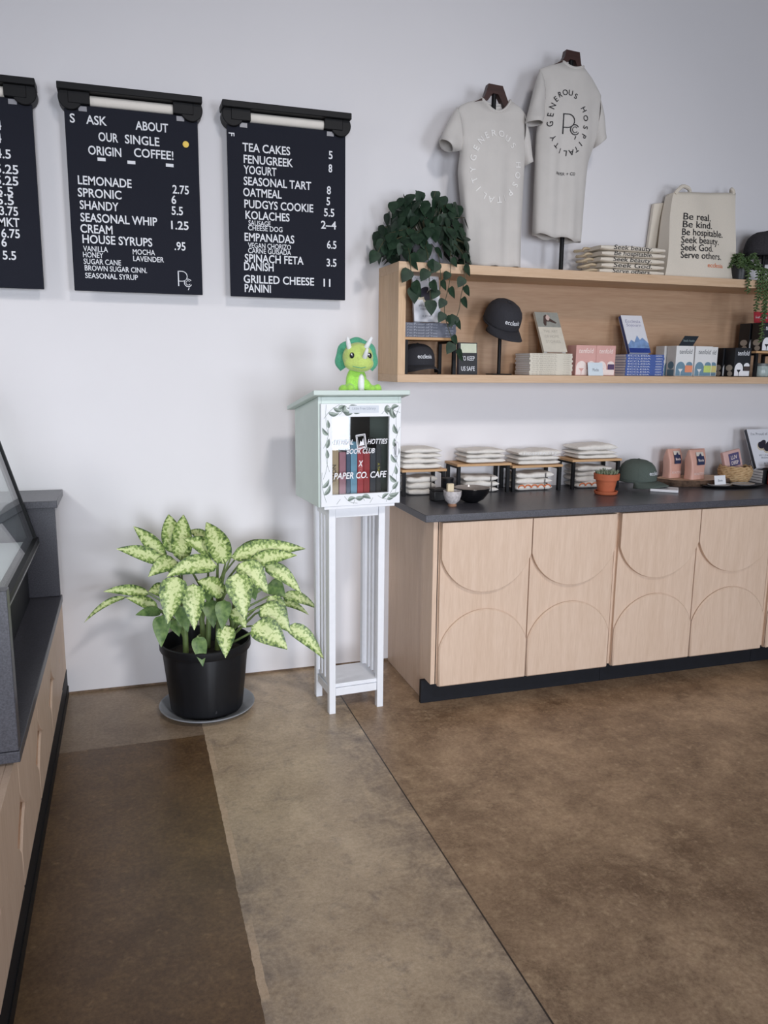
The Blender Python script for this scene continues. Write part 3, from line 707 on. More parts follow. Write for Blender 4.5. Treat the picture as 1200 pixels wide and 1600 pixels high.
# ------------------------------------------------------------------ plush triceratops on the roof
def blob(name, balls, mt, parent, vox=.004, loc=None):
    """several balls fused into one continuous skin"""
    mb = MB()
    for b in balls:
        c, r = b[0], b[1]; M = Euler(b[2]).to_matrix().to_4x4() if len(b) > 2 else None
        mb.ball(c, r, 20, 14, M=M)
    o = mb.build(name, mt, parent)
    md = o.modifiers.new('remesh', 'REMESH'); md.mode = 'VOXEL'; md.voxel_size = vox
    sm = o.modifiers.new('smooth', 'SMOOTH'); sm.factor = .5; sm.iterations = 6
    dg = bpy.context.evaluated_depsgraph_get(); me = bpy.data.meshes.new_from_object(o.evaluated_get(dg))
    o.modifiers.clear(); old = o.data; o.data = me; bpy.data.meshes.remove(old); me.name = name
    me.materials.clear(); me.materials.append(mt)
    me.polygons.foreach_set('use_smooth', [True]*len(me.polygons))
    return o
dn_ = thing('plush_dinosaur', 'green plush triceratops with white horns sitting on the sage green box', 'plush toy', (.940, -.500, 1.4165), R(-7))
dn_['label'] = 'green plush triceratops with white horns sitting on top of the sage green book box'
S = 1.0
blob('body', [((0, .01, .062), (.042, .042, .055)), ((0, .02, .030), (.050, .048, .030)),
              ((-.036, -.034, .024), (.020, .026, .024)), ((-.062, -.018, .022), (.022, .028, .022)),
              ((.034, -.020, .040), (.022, .024, .034), (0, R(-30), 0)), ((.056, -.030, .022), (.022, .028, .022)), ((.084, -.026, .024), (.017, .022, .024)),
              ((-.030, -.008, .070), (.020, .020, .045), (0, R(12), 0)), ((.0, .062, .022), (.022, .04, .018))], M_dinoy, dn_)
plabel(MB().ball((.012, -.024, .046), (.016, .024, .044)).build('belly', M_dinow, dn_), 'white belly')
hd = blob('head', [((0, -.008, .158), (.066, .056, .062)), ((.008, -.040, .132), (.055, .038, .036)), ((-.012, -.034, .134), (.052, .036, .034))], M_dinoh, dn_)
fz = MB(); vs_ = []; fs_ = []; n_ = 40                 # frill: scalloped collar behind the head
for i in range(n_):
    a = R(-128)+R(256)*i/(n_-1); k = 1+.035*math.cos(a*7)
    for rr_, yy_ in ((.045, .004), (.076*k, .014), (.089*k, .020), (.090*k, .030), (.072*k, .034), (.045, .030)):
        vs_.append((rr_*math.sin(a)*1.02, yy_, .152+rr_*math.cos(a)*.98))
for i in range(n_-1):
    for j in range(6): fs_.append((i*6+j, (i+1)*6+j, (i+1)*6+(j+1)%6, i*6+(j+1)%6))
fs_.append(tuple(range(5, -1, -1))); fs_.append(tuple(range((n_-1)*6, n_*6)))
fz.add(vs_, fs_); plabel(fz.build('frill', M_dinof, dn_, smooth=70), 'teal green frill')
for p in ([(-.040, -.030, .196), (-.047, -.046, .218), (-.050, -.052, .236)], [(.030, -.040, .198), (.040, -.052, .218), (.050, -.058, .238)], [(.020, -.066, .158), (.022, -.084, .172), (.026, -.092, .190)]):
    plabel(MB().tube([Vector(p[0])*1.0, p[0], p[1], p[2], Vector(p[2])+Vector((0, 0, .004))], [.009, .0105, .0095, .0065, .002], 12).build('horn', M_dinow, hd), 'white horn')
for x, y in ((-.032, -.0575), (.042, -.0525)):
    e = MB().ball((x, y, .164), (.010, .007, .013)).build('eye', M_eye, hd)
    MB().ball((x-.003, y-.0065, .169), (.003, .0015, .0035), 10, 8).build('eye_glint', M_paper, e)
MB().tube([(-.030, -.064, .120), (.004, -.078, .113), (.040, -.066, .122)], .0016, 6).build('mouth_seam', M_dinof, hd)

# ------------------------------------------------------------------ big variegated plant in a nursery pot
def leaf_mat():
    mt = bpy.data.materials.new('variegated_leaf'); mt.use_nodes = True; nt = mt.node_tree; N = nt.nodes.new; L = nt.links.new
    bs = nt.nodes['Principled BSDF']; bs.inputs['Roughness'].default_value = .42
    uv = N('ShaderNodeUVMap'); uv.uv_map = 'UVMap'; sp = N('ShaderNodeSeparateXYZ'); L(uv.outputs[0], sp.inputs[0])
    a = N('ShaderNodeMath'); a.operation = 'SUBTRACT'; a.inputs[1].default_value = .5; L(sp.outputs[0], a.inputs[0])
    b = N('ShaderNodeMath'); b.operation = 'ABSOLUTE'; L(a.outputs[0], b.inputs[0])
    mp = N('ShaderNodeMapping'); mp.inputs['Scale'].default_value = (5, 13, 1); L(uv.outputs[0], mp.inputs[0])
    tc = N('ShaderNodeTexCoord')
    nz = N('ShaderNodeTexNoise'); nz.inputs['Scale'].default_value = 85; nz.inputs['Detail'].default_value = 3; L(tc.outputs['Object'], nz.inputs['Vector'])
    ad = N('ShaderNodeMath'); ad.operation = 'MULTIPLY_ADD'; ad.inputs[1].default_value = .75; L(b.outputs[0], ad.inputs[0]); L(nz.outputs['Fac'], ad.inputs[2])
    cr = N('ShaderNodeValToRGB'); cr.color_ramp.elements[0].position = .57; cr.color_ramp.elements[0].color = rgb(214, 224, 164)
    cr.color_ramp.elements[1].position = .92; cr.color_ramp.elements[1].color = rgb(62, 88, 48)
    e = cr.color_ramp.elements.new(.72); e.color = rgb(150, 174, 96)
    L(ad.outputs[0], cr.inputs[0])
    pl = N('ShaderNodeAttribute'); pl.attribute_name = 'green'
    L(cr.outputs[0], bs.inputs['Base Color'])
    return mt
M_var = leaf_mat()
M_varg = mat('plain_green_leaf', rgb(70, 100, 56), .4, col2=rgb(120, 146, 86), scale=55)
M_stem = mat('leaf_stalk', rgb(112, 132, 78), .5, var=.2)
def add_leaf(mb, B, T, wd, droop=.10, mi=0, face=(-.15, -.85, .5), nu=10, fold=.18, heart=False):
    B, T = Vector(B), Vector(T); d = T-B; ln = d.length; t_ = d.normalized()
    n = Vector(face); n = (n-t_*n.dot(t_)); n = n.normalized() if n.length > .15 else Vector((0, 0, 1)); s = t_.cross(n).normalized()
    up = Vector((0, 0, 1)); base = len(mb.v); nv = 5; vs = []
    for i in range(nu+1):
        u = i/nu; c = B+d*u+up*(droop*ln*4*u*(1-u))
        h = wd/2*(math.sin(PI*min(1, (u*.97+.03))**.72)**.85 if 0 < u < 1 else .02)
        for j in range(nv):
            q = -1+2*j/(nv-1)
            vs.append(c+s*(q*h)+n*(fold*h*abs(q)))
            mb.uv[base+i*nv+j] = ((q+1)/2, u)
    fs = []
    for i in range(nu):
        for j in range(nv-1): fs.append((i*nv+j, i*nv+j+1, (i+1)*nv+j+1, (i+1)*nv+j))
    mb.add(vs, fs, mi)
PC = Vector((.285, -.335, 0))
fp = thing('potted_plant', 'large variegated leafy plant in a black nursery pot on the floor', 'potted plant', PC)
pr = [(.150, .018), (.158, .020), (.186, .285), (.186, .290), (.196, .292), (.200, .300), (.200, .330), (.192, .332), (.188, .300), (.180, .26), (.170, .255)]
pm = MB(); n_ = 72; vs_ = []; fs_ = []                # ribbed wall
for k, (r_, z_) in enumerate(pr):
    for i in range(n_):
        a = 2*PI*i/n_; rr_ = r_+(.0028 if (i % 9 in (0, 1)) and 1 <= k <= 2 else 0)
        vs_.append((rr_*math.cos(a), rr_*math.sin(a), z_))
for k in range(len(pr)-1):
    for i in range(n_): fs_.append((k*n_+i, k*n_+(i+1)%n_, (k+1)*n_+(i+1)%n_, (k+1)*n_+i))
fs_.append(tuple(range(n_-1, -1, -1))); pm.add(vs_, fs_)
pm.build('pot', M_pot, fp)
MB().lathe([(.001, .262), (.176, .258)], 40, cap=False).build('soil', M_soil, fp)
MB().cyl((.02, -.158, .045), (.02, -.1605, .045), .008, 16).build('drain_hole', M_ink, fp)
LV = [(.171,-.25,.709,.148,-.31,.901,.074),(.196,-.29,.683,.208,-.35,.904,.073),(.13,-.23,.672,.001,-.29,.851,.055),(.124,-.27,.678,-.073,-.33,.766,.054),(.178,-.27,.679,.052,-.33,.635,.065),
(.338,-.39,.678,.124,-.45,.661,.072),(.348,-.35,.716,.201,-.41,.809,.063),(.377,-.37,.68,.295,-.43,.882,.081),(.327,-.19,.74,.235,-.25,.812,.047),(.412,-.27,.683,.743,-.33,.716,.073),(.443,-.17,.647,.575,-.23,.749,.049),
(.483,-.31,.658,.695,-.37,.698,.058),(.435,-.39,.681,.549,-.45,.553,.084),(.563,-.29,.638,.718,-.35,.512,.059),(.167,-.44,.655,.118,-.5,.472,.089),(.232,-.45,.621,.225,-.51,.437,.077),(.41,-.47,.66,.434,-.53,.471,.091),
(.364,-.41,.556,.248,-.47,.639,.068),(.055,-.23,.53,-.135,-.29,.572,.041),(.089,-.25,.464,-.044,-.31,.542,.042),(-.045,-.21,.518,-.221,-.27,.434,.023),(.126,-.31,.557,.049,-.37,.58,.055),(.101,-.27,.454,-.008,-.33,.468,.037),
(.102,-.39,.476,.09,-.45,.354,.059),(.359,-.45,.539,.341,-.51,.426,.055),(.363,-.47,.43,.349,-.53,.308,.064),(.241,-.47,.394,.254,-.53,.28,.05),(.476,-.45,.413,.62,-.51,.311,.094),(.525,-.39,.479,.647,-.45,.367,.086),
(.57,-.35,.513,.645,-.41,.364,.058),(.64,-.41,.385,.793,-.47,.234,.058),(.647,-.25,.479,.801,-.31,.421,.045),(.647,-.19,.43,.774,-.25,.374,.03),(.575,-.27,.541,.647,-.33,.501,.068),(.479,-.33,.585,.502,-.39,.51,.057),
(.4,-.41,.486,.446,-.47,.413,.065),(.303,-.37,.521,.313,-.43,.412,.056),(.29,-.33,.579,.301,-.39,.517,.051),(.175,-.37,.502,.204,-.43,.403,.055),(.148,-.33,.434,.169,-.39,.374,.046)]
GREEN = {22, 23, 24, 26, 33, 34, 36, 37, 38, 39}
lf = MB(); st = MB(); rnd = random.Random(4)
canes = [Vector((.20, -.30, .26)), Vector((.27, -.34, .26)), Vector((.34, -.30, .26)), Vector((.38, -.34, .26)), Vector((.30, -.26, .26))]
tops = [Vector((.19, -.30, .52)), Vector((.265, -.35, .50)), Vector((.35, -.30, .56)), Vector((.42, -.34, .50)), Vector((.31, -.25, .56))]
for a, b in zip(canes, tops): st.tube([a-PC, (a+b)/2-PC+Vector((.006, 0, 0)), b-PC], [.013, .012, .010], 10)
for i, q in enumerate(LV):
    B, T = Vector(q[:3])+Vector((0, -.012, 0)), Vector(q[3:6])+Vector((0, -.012, 0))
    dy = (T-B).length
    add_leaf(lf, B-PC, T-PC, q[6]*1.28, .06 if T.z > B.z else .12, 1 if i in GREEN else 0)
    k = min(range(5), key=lambda k_: (tops[k_]-B).length+.3*abs(tops[k_].z-B.z))
    a, b = canes[k], tops[k]; f_ = max(.1, min(1.0, (B.z-.33)/(b.z-.26)*.6)); o_ = a+(b-a)*f_
    md_ = (o_+B)/2+Vector((0, .0, .03)); st.tube([o_-PC, md_-PC, B-PC, B+(T-B)*.12-PC], [.006, .005, .004, .003], 7)
lf.build('foliage', [M_var, M_varg], fp, smooth=80)
st.build('stems', M_stem, fp)
sc_ = MB().lathe([(.001, .002), (.170, .002), (.204, .026), (.212, .027), (.212, .031), (.202, .031), (.168, .008), (.001, .008)], 56, cap=False)
tag(sc_.build('plant_saucer', mat('cloudy_plastic', rgb(150, 154, 160), .25, var=.05), loc=PC), 'grey clear plastic saucer under the black nursery pot', 'saucer')

# ------------------------------------------------------------------ t-shirts on hangers and posts
def shirt(name, label, L_, Rr, neck, yc, dep, slL, slR, seed, prints):
    """L_/Rr: silhouettes [(x,z)] from collar down to hem; neck = (centre x, centre z, half width, dip); world coordinates"""
    rnd = random.Random(seed); nr, na = 34, 40
    loc = Vector(((L_[-1][0]+Rr[-1][0])/2, yc, L_[-1][1]))
    t = thing(name, label, 't-shirt', loc)
    def lerp(P_, z):
        for i in range(len(P_)-1):
            (xa, za), (xb, zb) = P_[i], P_[i+1]
            if za >= z >= zb: return xa+(xb-xa)*((za-z)/(za-zb) if za != zb else 0)
        return P_[0][0] if z > P_[0][1] else P_[-1][0]
    ztl, ztr = L_[0][1], Rr[0][1]; zbl, zbr = L_[-1][1], Rr[-1][1]
    ph = [rnd.random()*6 for _ in range(4)]
    def dpt(u): return dep*(.35+.65*min(1, u*3.2))
    def fold(x, u): return (.009*math.sin(x*42+ph[0]+u*1.5)+.006*math.sin(x*71+ph[1]-u*2))*min(1, u*1.6)
    ztop = max(ztl, ztr); zbot = min(zbl, zbr)
    def span(z):
        return lerp(L_, z), lerp(Rr, z)
    def front(x, z):
        u = (ztop-z)/(ztop-zbot); xl, xr = span(z); q = max(-1, min(1, (x-(xl+xr)/2)/max(.01, (xr-xl)/2)))
        return -dpt(u)*(1-abs(q)**3.2)**(1/2.2)+fold(x, u)
    vs = []; fs = []
    for i in range(nr+1):
        u = i/nr
        for j in range(na):
            a = 2*PI*j/na; q = -math.cos(a)
            # tilt rows so collar/hem follow the silhouette's own slope
            z = (ztl+(ztr-ztl)*(q+1)/2)*(1-u)+(zbl+(zbr-zbl)*(q+1)/2)*u
            if i == 0:
                nn = 1-abs(q)**2; z -= neck[3]*nn*(1.0 if math.sin(a) > 0 else .35)
            elif i < 5: z -= neck[3]*(1-abs(q)**2)*(1-i/5)*(1.0 if math.sin(a) > 0 else .35)
            zz = (ztl+(ztr-ztl)*(q+1)/2)*(1-u)+(zbl+(zbr-zbl)*(q+1)/2)*u
            xl, _ = span(zz-(ztr-ztl)*0); _, xr = span(zz)
            x = (xl+xr)/2+q*(xr-xl)/2
            y = front(x, zz) if math.sin(a) > 0 else -front(x, zz)*.7
            if i > nr-3: z += .006*math.sin(x*55+ph[2])
            vs.append((x-loc.x, y, z-loc.z))
    for i in range(nr):
        for j in range(na): fs.append((i*na+j, i*na+(j+1)%na, (i+1)*na+(j+1)%na, (i+1)*na+j))
    bd_ = MB(); bd_.add(vs, fs)
    o = bd_.build('body', M_shirt, t, smooth=80, solid=.003)
    cv = MB(); cv.tube([Vector(vs[j])+Vector((0, 0, .001)) for j in range(na)]+[Vector(vs[0])+Vector((0, 0, .001))], .0065, 6); cv.build('collar', M_shirt, t)
    for sl_ in (slL, slR):
        # (shoulder top, armpit, cuff outer, cuff inner) corners in x,z; y offset of the cuff
        A, Bq, C_, D_, dy = sl_; q = MB(); rows = []
        for i in range(9):
            u = i/8
            tp = Vector((A[0]+(C_[0]-A[0])*u, A[1]+(C_[1]-A[1])*u+.010*math.sin(PI*u))); bt = Vector((Bq[0]+(D_[0]-Bq[0])*u, Bq[1]+(D_[1]-Bq[1])*u))
            c = (tp+bt)/2; h = (tp-bt)/2; row = []
            for j in range(20):
                a = 2*PI*j/20; w2 = dep*(.55+.35*u)
                row.append((c.x+h.x*math.cos(a)-loc.x, -w2*math.sin(a)+dy*u+.004*math.sin(6*u+j), c.y+h.y*math.cos(a)-loc.z))
            rows += row
        q.add(rows, [(i*20+j, i*20+(j+1)%20, (i+1)*20+(j+1)%20, (i+1)*20+j) for i in range(8) for j in range(20)])
        q.build('sleeve', M_shirt, t, smooth=80, solid=.003)
    def fn(x, z): return (x-loc.x, front(x, z)-.0045, z-loc.z)
    prints(t, fn)
    return t
def print1(t, fn):
    q = MB(); circle_text(q, 'GENEROUS HOSPITALITY', 1.694, 2.462, .118, .150, -78, 262, .040, fn); q.build('print', M_whiteink, t, smooth=0)
def print2(t, fn):
    q = MB(); circle_text(q, 'GENEROUS HOSPITALITY', 2.062, 2.690, .094, .138, -96, 236, .036, fn); q.build('print', M_ink, t, smooth=0)
    q = MB(); put_text(q, 'PAPER + CO', 2.012, 2.452, .095, .020, fn=fn, off=.004); q.build('print', M_ink, t, smooth=0); q = MB(); logo_pc(q, 2.040, 2.640, .088, fn)
    q.build('print', M_ink, t, smooth=0)
shirt('hanging_shirt', 'pale t-shirt with white circle lettering on a hanger, nearer the trailing plant', [(1.632, 2.766), (1.560, 2.742), (1.507, 2.712), (1.520, 2.62), (1.536, 2.52), (1.528, 2.44), (1.550, 2.29), (1.594, 2.012)],
      [(1.782, 2.772), (1.826, 2.752), (1.856, 2.725), (1.862, 2.62), (1.862, 2.52), (1.860, 2.37), (1.857, 2.2), (1.862, 2.012)], (1.70, 2.75, .07, .058), -.15, .055,
      ((1.512, 2.716), (1.545, 2.535), (1.428, 2.566), (1.486, 2.520), -.012), ((1.856, 2.726), (1.850, 2.56), (1.915, 2.515), (1.868, 2.490), .02), 3, print1)
shirt('hanging_shirt', 'pale t-shirt with black circle lettering on a raised hanger', [(2.044, 2.972), (1.985, 2.950), (1.926, 2.925), (1.936, 2.80), (1.936, 2.70), (1.926, 2.64), (1.928, 2.40), (1.932, 2.178)],
      [(2.160, 2.962), (2.215, 2.912), (2.262, 2.845), (2.258, 2.75), (2.250, 2.66), (2.212, 2.52), (2.199, 2.34), (2.192, 2.150)], (2.10, 2.96, .06, .022), -.15, .055,
      ((1.932, 2.926), (1.958, 2.73), (1.846, 2.672), (1.928, 2.672), -.045), ((2.258, 2.846), (2.240, 2.66), (2.306, 2.660), (2.248, 2.606), .01), 9, print2)
def hanger(label, x, ztop, lx, lz, rx_, rz_, sh):
    t = thing('hanger_stand', label, 'display stand', (x, -.145, SZ1+.0005))
    Z = lambda z: z-SZ1
    MB().cyl((0, 0, .004), (0, 0, Z(ztop)-.03), .011, 14).build('post', M_blkmetal, t)
    MB().box(-.07, .07, -.06, .06, 0, .006).build('base', M_blkmetal, t, bevel=.001)
    poly = [(-.036, Z(ztop)), (.036, Z(ztop)-.004), (rx_-x-.010, Z(rz_)+.02), (rx_-x, Z(rz_)), (sh[1][0]-x, Z(sh[1][1])), (sh[1][0]-x, Z(sh[1][1])-.016), (rx_-x-.022, Z(rz_)-.012), (.014, Z(ztop)-.042),
            (-.014, Z(ztop)-.040), (lx-x+.022, Z(lz)-.010), (sh[0][0]-x, Z(sh[0][1])-.016), (sh[0][0]-x, Z(sh[0][1])), (lx-x, Z(lz)), (lx-x+.010, Z(lz)+.02)]
    n = len(poly); q = MB()
    # hanger as a chain of quads between outer and inner edge
    outer = [poly[11], poly[12], poly[13], poly[0], poly[1], poly[2], poly[3], poly[4]]
    inner = [poly[10], poly[9], ((poly[9][0]+poly[8][0])/2, (poly[9][1]+poly[8][1])/2), poly[8], poly[7], ((poly[7][0]+poly[6][0])/2, (poly[7][1]+poly[6][1])/2), poly[6], poly[5]]
    for i in range(7): q.prism([outer[i], outer[i+1], inner[i+1], inner[i]], -.017, .017)
    q.build('hanger', M_dkwood, t)
hanger('dark wooden hanger stand inside the t-shirt with white lettering', 1.699, 2.832, 1.640, 2.770, 1.776, 2.742, ((1.56, 2.728), (1.815, 2.725)))
hanger('dark wooden hanger stand on black post inside the raised t-shirt', 2.096, 3.024, 2.045, 2.978, 2.152, 2.950, ((1.97, 2.936), (2.215, 2.895)))

# ------------------------------------------------------------------ caps
def cap(label, loc, rz, tilt, mt, textmat, word='ecclesia', group=None, bill=True, tx=0.0, fuzz=False, s=1.0):
    t = thing('cap', label, 'cap', loc, rz, group); t.rotation_euler = Euler((tilt[0], tilt[1], rz), 'XYZ'); t.scale = (s, s, s)
    rx, ry, h = .088, .102, .118
    prof = [(1.0, 0), (1.01, .18), (1.0, .36), (.955, .55), (.86, .73), (.70, .87), (.48, .96), (.24, 1.0), (.06, 1.005)]
    q = MB().lathe([(a, b*h) for a, b in prof], 48, cap=False, sx=rx, sy=ry)
    cr_ = q.build('crown', mt, t, smooth=80, solid=.002)
    sm = MB()
    for k in range(6):
        a = k*PI/3; sm.tube([(rx*(p+.006)*math.sin(a), -ry*(p+.006)*math.cos(a), z*h+.0008) for p, z in prof], .0011, 5)
    sm.build('seams', mt, cr_)
    MB().ball((0, 0, h*1.01), (.008, .008, .005), 12, 8).build('button', mt, t)
    if bill:
        vs = []; na, nr = 24, 8
        for i in range(na+1):
            a = R(-72)+R(144)*i/na; w_ = math.cos(a*.5/R(72)*R(90)*1.9) if abs(a) < R(72) else 0
            ext = .078*max(0, math.cos(a/R(72)*PI/2))**.55
            for j in range(nr+1):
                u = j/nr; x = rx*math.sin(a)*(1.0+.05*u); y = -ry*math.cos(a)-ext*u
                z = .012-.030*(abs(math.sin(a))**2)*(.3+.7*u)-.012*u*u
                vs.append((x, y, z))
        q = MB(); q.add(vs, [(i*(nr+1)+j, i*(nr+1)+j+1, (i+1)*(nr+1)+j+1, (i+1)*(nr+1)+j) for i in range(na) for j in range(nr)])
        q.build('bill', mt, t, smooth=80, solid=.004)
        MB().tube([(rx*1.012*math.sin(R(a)), -ry*1.012*math.cos(R(a)), .006) for a in range(0, 361, 15)], .0022, 6).build('brim_band', mt, t)
    if word:
        def fn(x, z):
            u = z/h
            for i in range(len(prof)-1):
                if prof[i][1] <= u <= prof[i+1][1]:
                    k = (u-prof[i][1])/(prof[i+1][1]-prof[i][1]); p = prof[i][0]+(prof[i+1][0]-prof[i][0])*k; break
            a = x/(rx*p); return ((rx*p+.0035)*math.sin(a), -(ry*p+.0035)*math.cos(a), z)
        q = MB(); put_text(q, word, tx, h*.40, .078, .030, 'C', fn=fn, off=.012); q.build('embroidery', textmat, t, smooth=0)
    return t
# black cap on a post in the shelf
cp = thing('cap_stand', 'black post stand carrying the charcoal cap inside the wooden shelf', 'display stand', (1.765, -.165, SZ0+.0005))
MB().cyl((0, 0, .004), (0, 0, .235), .009, 14).build('post', M_blkmetal, cp)
MB().box(-.05, .05, -.045, .045, 0, .005).build('base', M_blkmetal, cp, bevel=.001)
MB().lathe([(.001, .235), (.03, .236), (.045, .243), (.03, .252), (.001, .254)], 24, cap=False).build('head', M_blkmetal, cp)
cap('charcoal cap with white embroidery on a black post inside the wooden shelf', (1.772, -.150, 1.748), R(6), (R(30), R(4)), M_capblk, M_letter)
cap('charcoal cap with white embroidery lying under the small riser at the shelf end', (1.334, -.160, SZ0+.034), R(4), (R(2), 0), M_capblk, M_letter, s=.92)
cap('olive green cap with white embroidery lying on the dark worktop', (2.600, -.185, ZC+.034), R(24), (R(2), 0), M_capgrn, M_letter)
c2 = thing('cap_stand', 'black post stand under the dark woolly cap at the right end of the shelf top', 'display stand', (3.335, -.15, SZ1+.0005))
MB().cyl((0, 0, .004), (0, 0, .15), .010, 14).build('post', M_blkmetal, c2); MB().box(-.06, .06, -.05, .05, 0, .005).build('base', M_blkmetal, c2)
cap('dark woolly cap on a black post cut off by the right edge of the photo', (3.345, -.15, 2.145), R(75), (0, R(0)), M_capgry, M_letter, None, s=1.1)

# ------------------------------------------------------------------ left end of the shelf: riser, grey books, propped books
riser(1.228, 1.498, -.270, -.060, SZ0+.0005, 1.672, 'pale wooden riser inside the left end of the wall shelf')
def lying_book(name, label, x0, x1, y0, y1, z, th, mt, group, spine=None, smat=None, rz=0, size=.6, pages=M_paper):
    cx_, cy_ = (x0+x1)/2, (y0+y1)/2; w2, d2 = (x1-x0)/2, (y1-y0)/2
    t = thing(name, label, 'book', (cx_, cy_, z), rz, group)
    q = MB(); q.box(-w2, w2, -d2, d2, 0, .0010); q.box(-w2, w2, -d2, d2, th-.0010, th); q.box(-w2, w2, -d2, -d2+.002, .0010, th-.0010)
    q.build('cover', mt, t)
    MB().box(-w2+.0004, w2-.0004, -d2+.0022, d2-.0004, .0011, th-.0011).build('pages', pages, t)
    if spine:
        q = MB(); put_text(q, spine[0], -w2+.012, th*.22, (x1-x0)*.58, th*.75, y=-d2-.0006)
        q.build('spine_title', smat or M_letter, t, smooth=0)
        q = MB()
        if len(spine) > 1: put_text(q, spine[1], w2-.052, th*.22, .04, th*.75, y=-d2-.0006); q.build('spine_author', smat or M_letter, t, smooth=0)
    return t
M_greybk = mat('slate_blue_cover', rgb(98, 102, 116), .6, var=.1)
POS10 = ['lowest', 'second from the bottom', 'third from the bottom', 'fourth from the bottom', 'fifth from the bottom', 'sixth from the bottom', 'seventh from the bottom', 'eighth from the bottom', 'ninth from the bottom', 'topmost']
for k in range(5):
    p = 'topmost' if k == 4 else POS10[k]
    lying_book('book', 'slate grey book lying flat on the shelf riser, %s of five' % p, 1.234, 1.490-.002*(k % 2), -.262, -.09, 1.6725+.0132*k, .0130, M_greybk, 'slate grey books on the shelf riser', ('I’m Proud of You', 'BOOK'), mat('pale_blue_print', rgb(170, 174, 186), .6))
def easel(label, x, y, z, h, wd, lean):
    """little wire easel: two side wires and a ledge"""
    t = thing('wire_easel', label, 'easel', (x, y, z)); mt = mat('brass_wire', rgb(160, 120, 80), .35, metal=.7)
    for s in (-1, 1):
        MB().tube([(s*wd/2, -.020, .004), (s*wd/2, .004, .006), (s*wd/2, .004+lean*h*.7, h*.7)], .0016, 6).build('upright_wire', mt, t)
        MB().tube([(s*wd/2, .004+lean*h*.7, h*.7), (s*wd/2*.6, .004+lean*h*.7+.04, .003)], .0016, 6).build('back_wire', mt, t)
    MB().tube([(-wd/2, -.020, .004), (wd/2, -.020, .004)], .0016, 6).build('ledge_wire', mt, t)
    return t
def propped_book(label, x0, w_, yb, z0, h_, th, lean, mt, deco, spine_mt=None, xs=0.0, cat='book'):
    """book standing face out, leaning back by lean (radians)"""
    t = thing('book', label, cat, (x0+w_/2, yb, z0)); t.rotation_euler = Euler((-lean, xs, 0), 'XYZ')
    q = MB(); q.box(-w_/2, w_/2, -.0016, 0, 0, h_); q.box(-w_/2, w_/2, th-.0016, th, 0, h_)
    q.build('cover', mt, t)
    MB().box(-w_/2+.0002, -w_/2+.002, .0003, th-.0018, 0, h_).build('spine', spine_mt or mt, t)
    MB().box(-w_/2+.0025, w_/2-.003, .0002, th-.002, .003, h_-.003).build('pages', M_paper, t)
    deco(t, w_, h_)
    return t
M_whitecov = mat('white_cover', rgb(226, 228, 236), .45, var=.02)
def shoes_deco(t, w_, h_):
    for a_ in (('I’m Proud of You', .84, .80, .022), ('MY UNLIKELY', .30, .6, .014), ('FRIENDSHIP', .235, .5, .014), ('A STORY', .10, .4, .012)):
        q = MB(); put_text(q, a_[0], 0, h_*a_[1], w_*a_[2], a_[3], 'C', y=-.0022); q.build('title_line', mat('slate_print', rgb(110, 114, 126), .6), t, smooth=0)
    sh = MB(); sole = MB()
    for cx_, cz_, a in ((-.018, h_*.61, R(35)), (.016, h_*.55, R(50))):
        c, s = math.cos(a), math.sin(a)
        pts = [(math.cos(k*PI/10)*.036, math.sin(k*PI/10)*.018*(1.25 if math.cos(k*PI/10) < 0 else .9)) for k in range(20)]
        sh.add([(cx_+x*c-z*s, -.0022-.0001*(cx_ > 0), cz_+x*s+z*c) for x, z in pts], [tuple(range(20))])
        sole.add([(cx_-.004+x*1.08*c-z*1.2*s, -.0019, cz_-.008+x*1.08*s+z*1.2*c) for x, z in pts], [tuple(range(20))])
    sole.build('shoe_soles', mat('cream_print', rgb(206, 196, 176), .6), t, smooth=0)
    sh.build('shoe_picture', mat('navy_print', rgb(38, 36, 52), .6), t, smooth=0)
easel('thin wire easel behind the white shoe book on the slate grey books', 1.375, -.165, 1.7390, .12, .07, .25)
propped_book('white book with dark shoes on its cover propped above the slate grey books', 1.306, .135, -.190, 1.7460, .235, .016, R(12), M_whitecov, shoes_deco)
def kidbook(t, w_, h_):
    q = MB(); q.box(-w_*.38, w_*.46, -.0022, -.0017, h_*.68, h_*.97); q.build('cream_sticker', mat('pale_green_cream', rgb(206, 212, 190), .6), t)
    q = MB(); put_text(q, 'TO KEEP', 0, h_*.44, w_*.72, .030, 'C', y=-.0022, off=.008); q.build('title_line', M_letter, t, smooth=0); q = MB(); put_text(q, 'US SAFE', 0, h_*.12, w_*.72, .030, 'C', y=-.0022, off=.008); q.build('title', M_letter, t, smooth=0)
propped_book('small black book with pale sticker standing beside the small shelf riser', 1.528, .098, -.215, SZ0+.0005, .152, .018, R(5), mat('black_cover', rgb(22, 22, 28), .5), kidbook, mat('slate_spine', rgb(62, 64, 84), .5))

